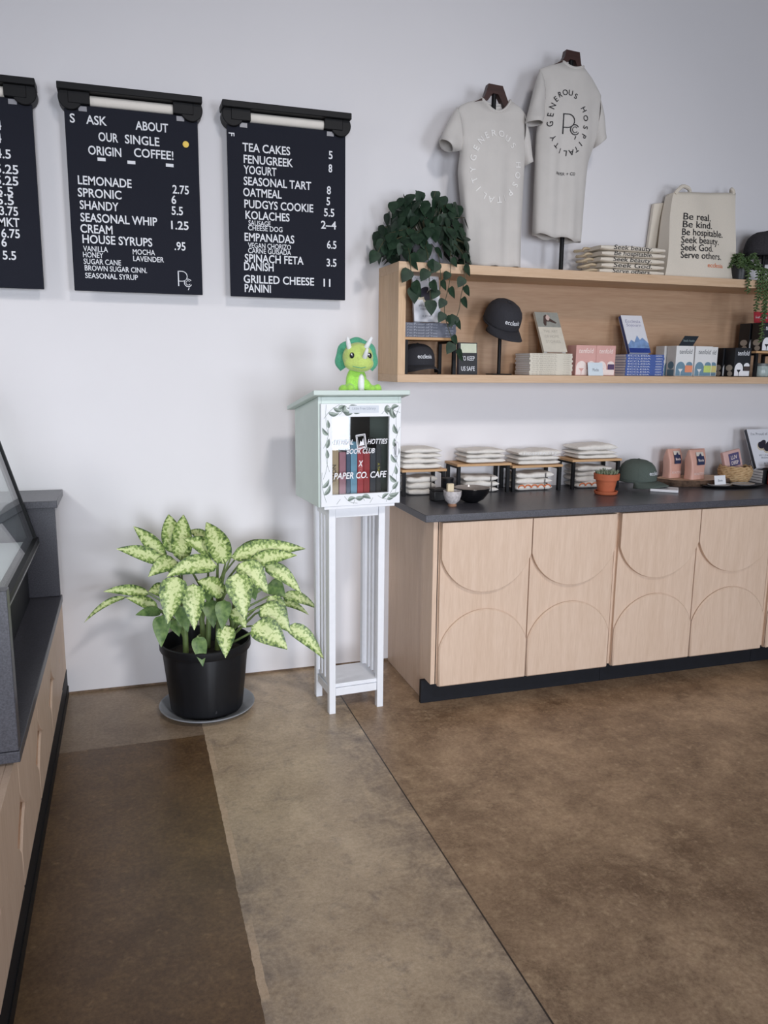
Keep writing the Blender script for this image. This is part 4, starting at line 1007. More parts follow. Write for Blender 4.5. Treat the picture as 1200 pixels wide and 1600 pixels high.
# ------------------------------------------------------------------ cream books with one propped on top
M_creambk = mat('cream_cover', rgb(214, 208, 194), .6, var=.05)
for k in range(10):
    rnd = random.Random(k+50); dx = rnd.uniform(-.003, .003)
    lying_book('book', 'cream paperback, %s of the stack under the grey book' % POS10[k], 1.893+dx, 2.130+dx, -.245, -.09, SZ0+.0008+.0106*k, .0104, M_creambk, 'cream paperbacks stacked in the shelf', ('THE BEAUTIFUL', 'WORD'), mat('tan_print', rgb(168, 160, 146), .6))
def greyface(t, w_, h_):
    q = MB(); q.box(-w_/2+.0005, w_/2-.0005, -.0022, -.0017, h_*.62, h_-.001); q.build('cover_art', mat('grey_green_sky', rgb(150, 152, 146), .6, var=.1), t)
    q = MB(); q.prism([(-.030, h_*.72), (-.020, h_*.90), (-.006, h_*.94), (.006, h_*.86), (.020, h_*.82), (.046, h_*.74), (.040, h_*.71), (.010, h_*.76), (-.010, h_*.76), (-.016, h_*.66), (-.026, h_*.65)], -.0026, -.0022); q.build('hat_picture', mat('brown_print', rgb(76, 60, 56), .6), t, smooth=0)
    q = MB(); q.ball((0, -.0022, h_*.85), (.014, .0006, .020)); q.build('face_picture', mat('pale_rose_print', rgb(206, 182, 176), .6), t)
    for i, s in enumerate(('THE ART', 'OF HOME', 'STORIES')):
        q = MB(); put_text(q, s, 0, h_*(.48-.13*i), w_*.62, .022, 'C', y=-.0022); q.build('title_line', mat('pale_tan_print', rgb(182, 176, 164), .6), t, smooth=0)
ez = SZ0+.0008+.106+.001
easel('thin wire easel behind the grey book on the cream paperbacks', 2.056, -.178, ez, .16, .08, .62)
propped_book('tall grey book with a hatted figure propped on the cream paperbacks', 1.990, .132, -.205, ez+.0075, .232, .014, R(31), M_creambk, greyface, None, R(0))

# ------------------------------------------------------------------ boxed goods
def word_box(name, label, x0, w_, yf, d_, z0, h_, mt, group, side_mt=None, deco=None, rz=0):
    t = thing(name, label, 'box', (x0+w_/2, yf, z0), rz, group)
    MB().box(-w_/2, w_/2, 0, d_, 0, h_).build('carton', mt, t, bevel=.0012)
    if deco: deco(t, w_, h_, d_)
    return t
M_pink = mat('pink_carton', rgb(214, 164, 156), .55, var=.03)
M_pinkink = mat('pale_pink_print', rgb(240, 224, 218), .55)
def disc(q, cx_, cz_, rx_, rz_, y, n=24, a0=0, a1=360, mi=0):
    pts = [(cx_+rx_*math.cos(R(a0+(a1-a0)*i/n)), y, cz_+rz_*math.sin(R(a0+(a1-a0)*i/n))) for i in range(n+1)]
    if abs(a1-a0) == 360: pts = pts[:-1]
    q.add(pts, [tuple(range(len(pts)))], mi)
def emblem(t, w_, h_, light, dark, wide=1.0):
    """two rounded arches side by side with a dark wedge between their feet"""
    q = MB(); a = w_*.26
    q.box(-w_*.47, -w_*.47+2*a, -.0006, -.0002, .003, h_*.26); disc(q, -w_*.47+a, h_*.26, a, h_*.22, -.0006, 24, 0, 180)
    q.box(-w_*.47+2*a, w_*.46, -.0006, -.0002, .003, h_*.20); disc(q, w_*.27, h_*.38, w_*.18, h_*.10, -.0006)
    q.build('emblem', light, t, smooth=0)
    q = MB(); cx_ = -w_*.47+a; q.prism([(cx_-w_*.13, h_*.24), (cx_+w_*.13, h_*.24), (cx_+.002, h_*.14), (cx_+.001, .003), (cx_-.001, .003), (cx_-.002, h_*.14)], -.0010, -.0007); q.build('emblem_wedge', dark, t, smooth=0)
def pinkdeco(t, w_, h_, d_):
    q = MB(); put_text(q, 'tenfold', 0, h_*.74, w_*.72, .034, 'C', y=-.0008, shear=.15, off=.006); q.build('brand_lettering', M_pinkink, t, smooth=0)
    emblem(t, w_, h_, M_pinkink, M_pink)
    q = MB(); q.box(w_*.12, w_*.46, -.0016, -.0011, h_*.20, h_*.38); q.build('label_patch', mat('plum_print', rgb(84, 62, 98), .6), t)
word_box('coffee_box', 'pink carton with white lettering beside the cream paperbacks', 2.152, .116, -.240, .085, SZ0+.0005, .150, M_pink, 'pink cartons in the shelf', deco=pinkdeco)
word_box('coffee_box', 'pink carton with white lettering nearer the blue books', 2.269, .112, -.240, .085, SZ0+.0005, .150, M_pink, 'pink cartons in the shelf', deco=pinkdeco)
def price_card(label, x, y, z, w_, h_, word, rz=0, mt=M_paper):
    t = thing('price_card', label, 'card', (x, y, z), rz); t.rotation_euler = Euler((R(-12), 0, rz), 'XYZ')
    MB().box(-w_/2, w_/2, 0, .0015, 0, h_).build('card', mt, t)
    if word: q = MB(); put_text(q, word, 0, h_*.33, w_*.42, h_*.35, 'C', y=-.0005, shear=.25); q.build('lettering', mat('slate_print', rgb(90, 94, 104), .6), t, smooth=0)
    return t
price_card('small white card with handwriting leaning on the pink cartons', 2.252, -.272, SZ0+.0005, .086, .066, 'Mocha', mt=mat('pale_blue_card', rgb(214, 226, 234), .6, var=.02))

M_blue = mat('deep_blue_cover', rgb(66, 92, 160), .5, var=.05)
for k in range(8):
    rnd = random.Random(k+80); dx = rnd.uniform(-.0025, .0025)
    lying_book('book', 'blue paperback, %s of the stack under the mountain book' % ('topmost' if k == 7 else POS10[k]), 2.449+dx, 2.680+dx, -.235, -.085, SZ0+.0008+.0136*k, .0134, M_blue, 'blue paperbacks stacked in the shelf', ('ECCLESIA', 'ANDREWS'))
def mountain(t, w_, h_):
    q = MB(); q.box(-w_/2+.0004, w_/2-.0004, -.0021, -.0017, .0, h_*.22); q.build('lake_picture', mat('royal_blue_print', rgb(44, 66, 140), .5, var=.15), t)
    q = MB(); q.prism([(-w_/2+.001, h_*.20), (-w_*.30, h_*.34), (-w_*.16, h_*.28), (.004, h_*.46), (w_*.12, h_*.34), (w_*.26, h_*.40), (w_/2-.001, h_*.26), (w_/2-.001, h_*.12), (-w_/2+.001, h_*.12)], -.0026, -.0022); q.build('mountain_picture', mat('ice_blue_print', rgb(126, 156, 200), .5, var=.25, scale=40), t, smooth=0)
    q = MB(); put_text(q, 'Ecclesia', 0, h_*.80, w_*.72, .026, 'C', y=-.0022, shear=.1); put_text(q, 'Sojourn', 0, h_*.70, w_*.7, .024, 'C', y=-.0022, shear=.1); q.build('title', mat('lilac_print', rgb(150, 150, 178), .5), t, smooth=0)
bz = SZ0+.0008+.1088+.001
easel('thin wire easel behind the mountain book on the blue paperbacks', 2.556, -.164, bz, .16, .08, .55)
propped_book('blue and white book with a mountain propped on the blue paperbacks', 2.492, .128, -.200, bz+.0075, .220, .022, R(28), M_whitecov, mountain, mat('blue_spine', rgb(46, 68, 130), .5), R(0))

M_wbox = mat('white_carton', rgb(226, 226, 226), .55, var=.02); M_bbox = mat('black_carton', rgb(24, 27, 34), .5, var=.1)
M_slate = mat('slate_blue_print', rgb(110, 142, 162), .55, var=.05)
def whitedeco(c_):
    def f(t, w_, h_, d_):
        q = MB(); put_text(q, 'tenfold', w_*.04, h_*.74, w_*.72, .034, 'C', y=-.0008, shear=.15, off=.004); q.build('brand_lettering', mat('grey_ink', rgb(112, 116, 120), .6), t, smooth=0)
        emblem(t, w_, h_, M_slate, M_wbox)
        q = MB(); q.box(w_*.04, w_*.46, -.0016, -.0011, h_*.13, h_*.36); q.build('label_patch', c_, t)
        q = MB(); A = Matrix(((0, 1, 0, -w_/2-.0002), (1, 0, 0, 0), (0, 0, 1, 0), (0, 0, 0, 1)))
        disc(q, d_*.5, h_*.36, d_*.32, h_*.13, 0); q.v = [tuple(A @ Vector(p)) for p in q.v]; q.box(-w_/2-.0006, -w_/2-.0002, d_*.14, d_*.86, .002, h_*.22); q.build('side_print', M_slate, t, smooth=0)
    return f
P_or = mat('salmon_label', rgb(232, 148, 112), .6); P_gn = mat('lime_label', rgb(196, 214, 120), .6); P_ye = mat('straw_label', rgb(212, 200, 130), .6)
G = 'white cartons in the shelf'
word_box('coffee_box', 'white carton with salmon label standing right of the blue paperbacks', 2.752, .112, -.235, .075, SZ0+.0005, .157, M_wbox, G, deco=whitedeco(P_or))
word_box('coffee_box', 'white carton standing behind the salmon labelled carton', 2.742, .108, -.150, .075, SZ0+.0005, .157, M_wbox, G, deco=whitedeco(P_or))
word_box('coffee_box', 'white carton with lime label standing beside the salmon labelled one', 2.872, .110, -.235, .065, SZ0+.0005, .157, M_wbox, G, deco=whitedeco(P_gn))
word_box('coffee_box', 'white carton with straw label peeping out behind the lime labelled one', 2.968, .106, -.166, .060, SZ0+.0005, .157, M_wbox, G, deco=whitedeco(P_ye))
def leaning_card(label, x, y, z, w_, h_, lean, shx, mt, word, wm):
    t = thing('sign_card', label, 'card', (x, y, z)); t.rotation_euler = Euler((-lean, 0, 0), 'XYZ')
    MB().prism([(-w_/2, 0), (w_/2, 0), (w_/2+shx, h_), (-w_/2+shx, h_)], 0, .0015).build('card', mt, t)
    q = MB(); put_text(q, word, shx*.5, h_*.42, w_*.8, h_*.30, 'C', y=-.0005, shear=.2); q.build('lettering', wm, t, smooth=0)
    return t
leaning_card('small dark sign card leaning on top of the white cartons', 2.835, -.200, SZ0+.159, .090, .056, R(20), .050, mat('dark_teal_card', rgb(38, 46, 54), .5), 'South Austin', mat('sage_print', rgb(150, 170, 170), .6))
def blackdeco(t, w_, h_, d_):
    q = MB(); put_text(q, 'tenfold', w_*.02, h_*.74, w_*.74, .036, 'C', y=-.0008, shear=.15, off=.010); q.build('brand_lettering', M_letter, t, smooth=0)
    emblem(t, w_, h_, M_paper, M_bbox)
    q = MB(); A = Matrix(((0, 1, 0, -w_/2-.0002), (1, 0, 0, 0), (0, 0, 1, 0), (0, 0, 0, 1)))
    disc(q, d_*.5, h_*.30, d_*.34, h_*.11, 0); disc(q, d_*.4, h_*.10, d_*.26, h_*.09, 0); q.v = [tuple(A @ Vector(p)) for p in q.v]; q.build('side_print', mat('greige_print', rgb(186, 178, 168), .6), t, smooth=0)
GB = 'black cartons in the shelf'
def bd2(c_):
    def f(t, w_, h_, d_):
        blackdeco(t, w_, h_, d_); q = MB(); q.box(w_*.10, w_*.46, -.0016, -.0011, h_*.20, h_*.36); q.build('label_patch', c_, t)
    return f
word_box('coffee_box', 'black carton with brown label standing beside the white cartons', 3.130, .106, -.235, .075, SZ0+.0005, .153, M_bbox, GB, deco=bd2(mat('brown_label', rgb(70, 58, 56), .6)))
word_box('coffee_box', 'black carton standing behind the brown labelled carton', 3.122, .106, -.155, .072, SZ0+.0005, .153, M_bbox, GB, deco=blackdeco)
riser(3.236, 3.50, -.270, -.040, SZ0+.0005, 1.640, 'pale wooden riser under the upper black cartons at the right of the shelf')
word_box('coffee_box', 'black carton with amber label on the riser at the right of the shelf', 3.282, .108, -.255, .080, 1.641, .150, M_bbox, GB, deco=bd2(mat('amber_label', rgb(214, 158, 84), .6)))
word_box('coffee_box', 'black carton behind the amber labelled carton on the shelf riser', 3.276, .108, -.165, .080, 1.641, .150, M_bbox, GB, deco=blackdeco)
leaning_card('red sign card standing on the upper black cartons', 3.330, -.185, 1.7925, .100, .060, R(8), 0, mat('red_card', rgb(176, 44, 56), .5), 'South America', M_letter)
jr = thing('glass_jar', 'round frosted glass jar under the riser at the right of the shelf', 'jar', (3.345, -.20, SZ0+.0005))
MB().lathe([(.036, 0), (.040, .006), (.040, .048), (.036, .056), (.036, .058)], 28).build('jar', mat('frosted_glass', rgb(176, 190, 188), .25, var=.15), jr)
MB().lathe([(.037, .0585), (.038, .072), (.001, .074)], 28, cap=False).build('lid', mat('grey_lid', rgb(110, 116, 116), .4), jr)

# ------------------------------------------------------------------ on top of the shelf
def tote_text(t, rows, fn, mt, name='print'):
    for s, x, z, w_, h_ in rows:
        q = MB(); put_text(q, s, x, z, w_, h_, fn=fn, off=.006, shear=.10); o = q.build(name, mt, t, smooth=0)
    return o
hang = thing('folded_totes', 'x', 'tote bag', (0, 0, 0)); bpy.data.objects.remove(hang)
tz = SZ1+.0008
lines = ['Serve others.', 'Seek God.', 'Seek beauty.', 'Be hospitable.', 'Seek beauty.']
for k in range(5):
    pos = 'topmost' if k == 4 else POS10[k]
    h = .0275
    t = thing('folded_tote', 'cream canvas tote bag folded flat on the shelf top, %s of five' % pos, 'tote bag', (2.448+.004*(k % 2), -.155, tz), 0, 'folded tote bags')
    folded(.372, .170, h, 300+k, 2.8, .72, .25).build('cloth', M_canvas, t, smooth=60)
    def ff(a, b, hh=h, d=.17):
        return (a, -d/2-.0014, b)
    tote_text(t, [(lines[k], -.115, h*.22, .225, .030)], ff, M_ink)
    q = MB()                                             # strap loop spilling out to the left
    yy0 = -.05+.02*k
    q.tube(crv([(-.17, yy0, h*.6), (-.215, yy0-.01, h*.5+.004), (-.262+.01*k, yy0, max(.004, h*.3-.02*0)), (-.275+.01*k, yy0+.03, .006), (-.235, yy0+.05, .010), (-.17, yy0+.05, h*.6)]), .0065, 6)
    q.build('strap', M_canvasdk, t)
    tz += h*.985+.0012
tb = thing('tote_bag', 'cream canvas tote bag with black lettering standing on the shelf top', 'tote bag', (2.895, -.150, SZ1+.0005))
def bagfn(u, v, back=False):
    """u -1..1 across, v 0..1 up; world-local point on the bag's front"""
    cxb = -.005+.060*v; hw = .222-.030*v
    bulge = .030*(1-u*u)*(1-v)*(.6)
    y = (-.050+.085*v-bulge-.006*math.sin(u*5+v*4)) if not back else (.055+.045*v)
    return (cxb+u*hw+.006*math.sin(v*6), y, v*(.452+.012*u))
vs_ = []; fs_ = []; n1, n2 = 24, 24
for j in range(n2+1):
    for i in range(n1+1): vs_.append(bagfn(-1+2*i/n1, j/n2))
    for i in range(n1+1): vs_.append(bagfn(1-2*i/n1, j/n2, True))
k_ = 2*(n1+1)
for j in range(n2):
    for i in range(k_): fs_.append((j*k_+i, j*k_+(i+1)%k_, (j+1)*k_+(i+1)%k_, (j+1)*k_+i))
fs_.append(tuple(range(k_-1, -1, -1)))
q = MB(); q.add(vs_, fs_); q.build('bag', M_canvas, tb, smooth=60, solid=.003)
def bfn(x, z):
    lx, lz = x-2.895, z-(SZ1+.0005); v = max(0, min(1, lz/.455)); cxb = -.005+.060*v; hw = .222-.030*v
    p = bagfn(max(-1, min(1, (lx-cxb)/hw)), v); return (lx, p[1]-.004, lz)
tote_text(tb, [('Be real.', 2.800, 2.306, .172, .050), ('Be kind.', 2.795, 2.266, .180, .050), ('Be hospitable.', 2.789, 2.226, .255, .050), ('Seek beauty.', 2.782, 2.186, .232, .050), ('Seek God.', 2.777, 2.147, .190, .050), ('Serve others.', 2.772, 2.108, .250, .050)], bfn, M_ink)
plabel(tote_text(tb, [('ecclesia', 2.925, 2.066, .105, .032)], bfn, M_orange, 'maker_print'), 'orange maker lettering')
for xa, xb, zz in ((-.13, -.03, .455), (.215, .235, .462)):
    MB().tube(crv([(xa, .040, zz-.02), (xa+.02, .036, zz+.004), ((xa+xb)/2, .040, zz+.020), (xb, .055, zz+.008), (xb+.01, .075, zz-.03)]), .010, 8).build('strap', M_canvas, tb)
# second tote behind
tb2 = thing('tote_bag', 'second cream tote bag standing just behind the lettered one', 'tote bag', (2.760, -.025, SZ1+.0005))
MB().prism([(-.10, 0), (.20, 0), (.21, .43), (-.065, .395)], -.012, .012).build('bag', M_canvas, tb2, bevel=.004)

# ------------------------------------------------------------------ trailing pothos
M_pothos = mat('dark_pothos_leaf', rgb(24, 42, 31), .52, col2=rgb(44, 66, 48), scale=35, spec=.3)
def heart_leaf(mb, c, n, down, size, mi=0):
    n = Vector(n).normalized(); d = Vector(down); d = (d-n*d.dot(n)).normalized(); s = d.cross(n)
    prof = [(0, .05), (.10, .30), (.24, .42), (.40, .42), (.58, .33), (.76, .19), (.90, .07), (1.0, 0.0)]
    ctr = []; Lp = []; Rp = []
    for a, b in prof:
        cc = Vector(c)+d*(a*size)+n*(-.10*size*a*a); ctr.append(cc)
        Lp.append(cc+s*(b*size)-d*(.10*size*(1-a) if b > .2 else 0)-n*(.10*b*size)); Rp.append(cc-s*(b*size)-d*(.10*size*(1-a) if b > .2 else 0)-n*(.10*b*size))
    vs = ctr+Lp+Rp; k = len(prof); fs = []
    for i in range(k-1): fs += [(i, i+1, k+i+1, k+i), (i, 2*k+i, 2*k+i+1, i+1)]
    mb.add(vs, fs, mi)
po = thing('trailing_pothos', 'dark green pothos in a grey pot trailing over the left shelf end', 'potted plant', (1.385, -.150, SZ1+.0005))
po['label'] = 'dark green trailing pothos in a grey pot on the left end of the shelf'
MB().lathe([(.058, 0), (.066, .004), (.082, .120), (.084, .126), (.078, .126), (.074, .11), (.001, .108)], 32, cap=False).build('pot', mat('grey_glazed_pot', rgb(150, 150, 160), .35, var=.1), po)
fo = MB(); vi = MB(); rnd = random.Random(21); PO = Vector((1.385, -.150, SZ1+.0005))
for i in range(250):                                    # the bushy crown
    th = rnd.uniform(0, 2*PI); ph_ = math.acos(rnd.uniform(-.45, 1)); rr_ = rnd.uniform(.6, 1.0)
    p = Vector((.235*math.sin(ph_)*math.cos(th), .150*math.sin(ph_)*math.sin(th), .130+.215*math.cos(ph_)))*1.0
    p = Vector((p.x*rr_, p.y*rr_, .12+(p.z-.12)*rr_))
    if p.y > .125: p.y = .125
    if p.z < .03 and p.y > -.13: p.z = .03+rnd.random()*.05
    p.x -= .02
    n_ = Vector((p.x*2.4, p.y*2-.4, .2+rnd.uniform(-.4, .5)))+Vector((rnd.uniform(-.7, .7), rnd.uniform(-.4, .4), 0))
    heart_leaf(fo, p, n_, (p.x*1.2+rnd.uniform(-.4, .4), -.1, -1), rnd.uniform(.050, .080))
    if i % 3 == 0: vi.tube([(p.x*.15, p.y*.15, .11), (p.x*.6, p.y*.6, .12+(p.z-.12)*.7+.03), p], .0022, 5)
def vine(pts, leaves, size=.055):
    pts = [Vector(q)-PO for q in pts]; vi.tube(crv(pts, 4), .0018, 5)
    for f_, side in leaves:
        k = min(len(pts)-2, int(f_*(len(pts)-1))); u = f_*(len(pts)-1)-k; p = pts[k].lerp(pts[k+1], u)
        heart_leaf(fo, p+Vector((side*.008, -.006, 0)), (side*.35+rnd.uniform(-.2, .2), -1, .25), (side*.6, 0, -1), size*rnd.uniform(.85, 1.15))
vine([(1.42, -.22, 2.12), (1.43, -.31, 2.06), (1.425, -.325, 1.93), (1.405, -.32, 1.82), (1.41, -.32, 1.76), (1.435, -.32, 1.69), (1.46, -.32, 1.64), (1.475, -.32, 1.60)],
     [(.18, 1), (.25, -1), (.33, 1), (.40, -1), (.52, -1), (.55, 1), (.74, 1), (.84, -1), (.93, 1), (.99, 1)], .052)
vine([(1.46, -.22, 2.12), (1.49, -.31, 2.05), (1.50, -.325, 1.95), (1.485, -.32, 1.86), (1.475, -.32, 1.79), (1.44, -.32, 1.715)], [(.2, 1), (.3, 1), (.42, -1), (.5, 1), (.62, 1), (.85, -1), (.9, 1)], .055)
vine([(1.33, -.22, 2.10), (1.32, -.31, 2.04), (1.325, -.325, 1.93), (1.335, -.32, 1.83)], [(.25, -1), (.42, 1), (.55, -1), (.7, 1), (.98, 0)], .066)
vine([(1.25, -.22, 2.10), (1.235, -.31, 2.03), (1.24, -.325, 1.93), (1.255, -.32, 1.87)], [(.3, 1), (.55, -1), (.75, 1), (.9, 0)], .075)
vine([(1.37, -.22, 2.10), (1.375, -.31, 2.03), (1.38, -.325, 1.90), (1.36, -.32, 1.86)], [(.4, -1), (.6, 1), (.8, -1)], .06)
vine([(1.20, -.16, 2.12), (1.15, -.20, 2.10), (1.12, -.20, 2.05)], [(.4, -1), (.7, 1), (.98, -1)], .07)
fo.build('foliage', M_pothos, po, smooth=70); vi.build('vines', mat('brown_green_vine', rgb(70, 70, 46), .6), po)

# ------------------------------------------------------------------ burro's tail plant
bu = thing('trailing_succulent', 'small green trailing succulent in a dark pot at the right end of the shelf top', 'potted plant', (3.150, -.185, SZ1+.0005))
MB().lathe([(.040, 0), (.048, .003), (.056, .080), (.050, .080), (.046, .07), (.001, .068)], 28, cap=False).build('pot', mat('dark_glazed_pot', rgb(28, 28, 30), .4), bu)
M_succ = mat('burro_tail_green', rgb(52, 74, 42), .5, col2=rgb(88, 112, 66), scale=60)
sf = MB(); sv = MB(); BU = Vector((3.150, -.185, SZ1+.0005)); rnd = random.Random(5)
def strand(pts):
    pts = [Vector(p)-BU for p in pts]; sv.tube(pts, .0022, 5)
    n = 0
    for i in range(len(pts)-1):
        seg_ = (pts[i+1]-pts[i]).length; k = max(2, int(seg_/.0052))
        for j in range(k):
            p = pts[i].lerp(pts[i+1], j/k); a = n*2.4; n += 1
            off_ = Vector((math.cos(a), math.sin(a), -.3))*.010
            M = off_.to_track_quat('Z', 'Y').to_matrix().to_4x4(); sf.ball(p+off_*.8, (.0045, .0045, .0105), 6, 5, M=M)
for a in range(22):
    th = a*2.4; r_ = .02+.05*rnd.random()
    strand([(3.150, -.185, 2.075), (3.150+r_*math.cos(th), -.185+r_*math.sin(th), 2.11+.04*rnd.random()), (3.150+r_*1.7*math.cos(th), max(-.30, -.185+r_*1.6*math.sin(th)), 2.06+.02*rnd.random())])
for x, zb, xo in ((3.10, 1.93, 0), (3.165, 1.84, .0), (3.205, 1.685, .01), (3.245, 1.83, .02), (3.185, 1.90, .0), (3.222, 1.80, .0)):
    strand([(3.15+(x-3.15)*.5, -.23, 2.085), (x, -.305, 2.055), (x, -.318, 1.99), (x+xo, -.318, (zb+2.0)/2), (x+xo, -.318, zb)])
sf.build('foliage', M_succ, bu, smooth=60); sv.build('stems', M_stem, bu)

# ------------------------------------------------------------------ things along the worktop
cd_ = thing('candle_jar', 'small square black jar beside the book box on the worktop', 'jar', (1.392, -.315, ZC+.0005), R(8))
MB().box(-.030, .030, -.026, .026, 0, .048).build('jar', mat('black_ceramic', rgb(26, 26, 28), .4), cd_, bevel=.004)
MB().box(-.031, .031, -.027, .027, .0485, .060).build('lid', mat('black_lid', rgb(34, 32, 32), .5), cd_, bevel=.002)
c3 = thing('black_canister', 'taller dark canister behind the square black jar', 'canister', (1.470, -.250, ZC+.0005))
MB().lathe([(.028, 0), (.030, .004), (.030, .085), (.001, .086)], 24, cap=False).build('tin', M_black, c3); MB().lathe([(.031, .0865), (.031, .098), (.001, .100)], 24, cap=False).build('lid', M_blkmetal, c3)
cu = thing('ceramic_cup', 'small speckled white ceramic cup with a clay foot on the worktop', 'cup', (1.402, -.478, ZC+.0005))
MB().lathe([(.018, .012), (.034, .028), (.041, .052), (.042, .072), (.039, .072), (.037, .052), (.030, .032), (.001, .026)], 28, cap=False).build('bowl', mat('speckled_glaze', rgb(196, 190, 190), .35, var=.25, scale=90), cu)
plabel(MB().lathe([(.020, 0), (.021, .004), (.0185, .012), (.001, .0125)], 24).build('foot', mat('raw_clay', rgb(150, 112, 88), .8, var=.15), cu), 'bare clay foot')
br = thing('cream_block', 'small pale cream block standing in the speckled ceramic cup', 'block', (1.390, -.478, ZC+.036))
q = MB(); q.box(-.016, .016, -.010, .010, 0, .070); q.build('block', wood('pale_scoop', rgb(214, 196, 160), rgb(230, 214, 184), 'z'), br, bevel=.004)
bo = thing('serving_bowl', 'black bowl with a pale glazed inside on the worktop', 'bowl', (1.535, -.395, ZC+.0005))
plabel(MB().lathe([(.001, 0), (.030, 0), (.033, .002), (.058, .016), (.080, .046), (.086, .068), (.085, .070)], 40, cap=False).build('shell', mat('black_glaze', rgb(20, 20, 23), .25), bo), 'black outside')
plabel(MB().lathe([(.0853, .0702), (.082, .069), (.072, .045), (.045, .022), (.001, .018)], 40, cap=False).build('inside', mat('greige_glaze', rgb(160, 150, 144), .15, var=.05), bo), 'pale glazed inside')
tp = thing('terracotta_planter', 'small terracotta pot with a grey green succulent on the worktop', 'potted plant', (2.303, -.345, ZC+.0005))
plabel(MB().lathe([(.052, 0), (.057, .004), (.060, .018), (.054, .018), (.050, .006), (.001, .006)], 36, cap=False).build('saucer', M_terra, tp), 'terracotta saucer')
MB().lathe([(.038, .007), (.040, .008), (.053, .075), (.063, .076), (.065, .106), (.058, .107), (.055, .09), (.001, .088)], 36, cap=False).build('pot', M_terra, tp)
q = MB(); rnd = random.Random(8)
for i in range(60):
    a = i*2.4; r_ = .045*math.sqrt(i/60); p = Vector((r_*math.cos(a), r_*math.sin(a), .094)); d = Vector((math.cos(a)*r_*14, math.sin(a)*r_*14, 1)).normalized()
    q.tube([p, p+d*.016, p+d*rnd.uniform(.024, .040)], [.0045, .004, .0008], 6)
q.build('foliage', mat('grey_green_succulent', rgb(96, 112, 88), .6, col2=rgb(150, 158, 132), scale=80), tp)
tl = MB().prism([(-.070, 0), (.070, 0), (.070, .014), (-.070, .014)], -.058, .058)
tag(tl.build('white_tile', M_paper, loc=(2.672, -.325, ZC+.0005), rz=R(-38), bevel=.003), 'flat white tile lying in front of the olive green cap', 'tile')
# wood slab with bags
sb = MB(); pts = []
rnd = random.Random(3)
for i in range(40):
    a = 2*PI*i/40; k = 1+.05*math.sin(3*a+1)+.03*math.sin(7*a); pts.append((.235*k*math.cos(a), .115*k*math.sin(a)))
MZ = Matrix(((1, 0, 0, 0), (0, 0, 1, 0), (0, 1, 0, 0), (0, 0, 0, 1)))
slab = thing('wood_slab', 'live edge wood slice under the pink coffee bags', 'wood slice', (3.010, -.140, ZC+.0005))
q = MB(); n = len(pts); q.add([(x*.97, y*.97, 0) for x, y in pts]+[(x*1.01, y*1.01, .020) for x, y in pts]+[(x*.98, y*.98, .034) for x, y in pts], [(i, (i+1)%n, n+(i+1)%n, n+i) for i in range(n)]+[(n+i, n+(i+1)%n, 2*n+(i+1)%n, 2*n+i) for i in range(n)]+[tuple(range(n-1, -1, -1))])
plabel(q.build('bark', mat('rough_bark', rgb(92, 72, 58), .95, var=.45, scale=45, bump=1.0), slab), 'dark bark edge')
q = MB(); q.add([(x*.978, y*.978, .0345) for x, y in pts], [tuple(range(n))]); plabel(q.build('cut_face', wood('cut_slice', rgb(190, 160, 132), rgb(210, 182, 156), 'x'), slab), 'pale cut face')
def coffee_bag(label, loc, rz, w_, d_, h_, s=1):
    t = thing('coffee_bag', label, 'bag', loc, rz, 'pink coffee bags')
    vs = []; n1 = 16; nz_ = 12
    for j in range(nz_+1):
        v = j/nz_; k = 1-.75*max(0, (v-.62)/.38)**1.2; 
        for i in range(n1*2):
            a = 2*PI*i/(n1*2); ca, sa = math.cos(a), math.sin(a); e = .35
            x = math.copysign(abs(ca)**e, ca)*w_/2*(1-.03*math.sin(v*6)); y = math.copysign(abs(sa)**e, sa)*d_/2*k*(1-.08*math.cos(v*5+a*2))
            vs.append((x, y, v*h_))
    m_ = n1*2; fs = [(j*m_+i, j*m_+(i+1)%m_, (j+1)*m_+(i+1)%m_, (j+1)*m_+i) for j in range(nz_) for i in range(m_)]+[tuple(range(m_-1, -1, -1)), tuple(range(nz_*m_, (nz_+1)*m_))]
    q = MB(); q.add(vs, fs); q.build('pouch', mat('blush_pouch', rgb(214, 166, 150), .45, var=.04), t, smooth=50)
    def fy(x, z): v = z/h_; k = 1-.75*max(0, (v-.62)/.38)**1.2; return (x, -d_/2*k*1.08-.002, z)
    def panel(x0, x1, z0, z1, dy, nz2=8):
        vs = []; 
        for j in range(nz2+1):
            z = z0+(z1-z0)*j/nz2
            for x in (x0, x1): p = fy(x, z); vs.append((p[0], p[1]-dy, p[2]))
        q = MB(); q.add(vs, [(2*j, 2*j+1, 2*j+3, 2*j+2) for j in range(nz2)]); return q
    plabel(panel(-w_*.20, w_*.30, h_*.50, h_*.80, .0008).build('label', mat('navy_label', rgb(42, 52, 84), .5), t, smooth=60), 'navy label')
    plabel(panel(-w_*.20, w_*.30, h_*.801, h_*.93, .0008).build('label_top', mat('greige_label', rgb(214, 206, 196), .5), t, smooth=60), 'pale label top')
    q = MB(); q.prism([(-w_*.06, 0), (.05*w_, h_*.10), (.16*w_, 0)], 0, .0004, M=Matrix.Translation((0, fy(0, h_*.80)[1]-.0018, h_*.795))); q.build('label_peak', MATS['navy_label'], t, smooth=0)
    q = MB(); put_text(q, 'Blonde', .05*w_, h_*.62, w_*.36, .020, 'C', fn=lambda a, b: (fy(a, b)[0], fy(a, b)[1]-.0018, b), off=.006); put_text(q, 'ROASTERS', 0, h_*.16, w_*.7, .018, 'C', fn=fy); q.build('lettering', M_pinkink, t, smooth=0)
    return t
coffee_bag('pink coffee bag with navy label standing at the rear of the wood slice', (2.878, -.110, ZC+.036), R(10), .098, .060, .160)
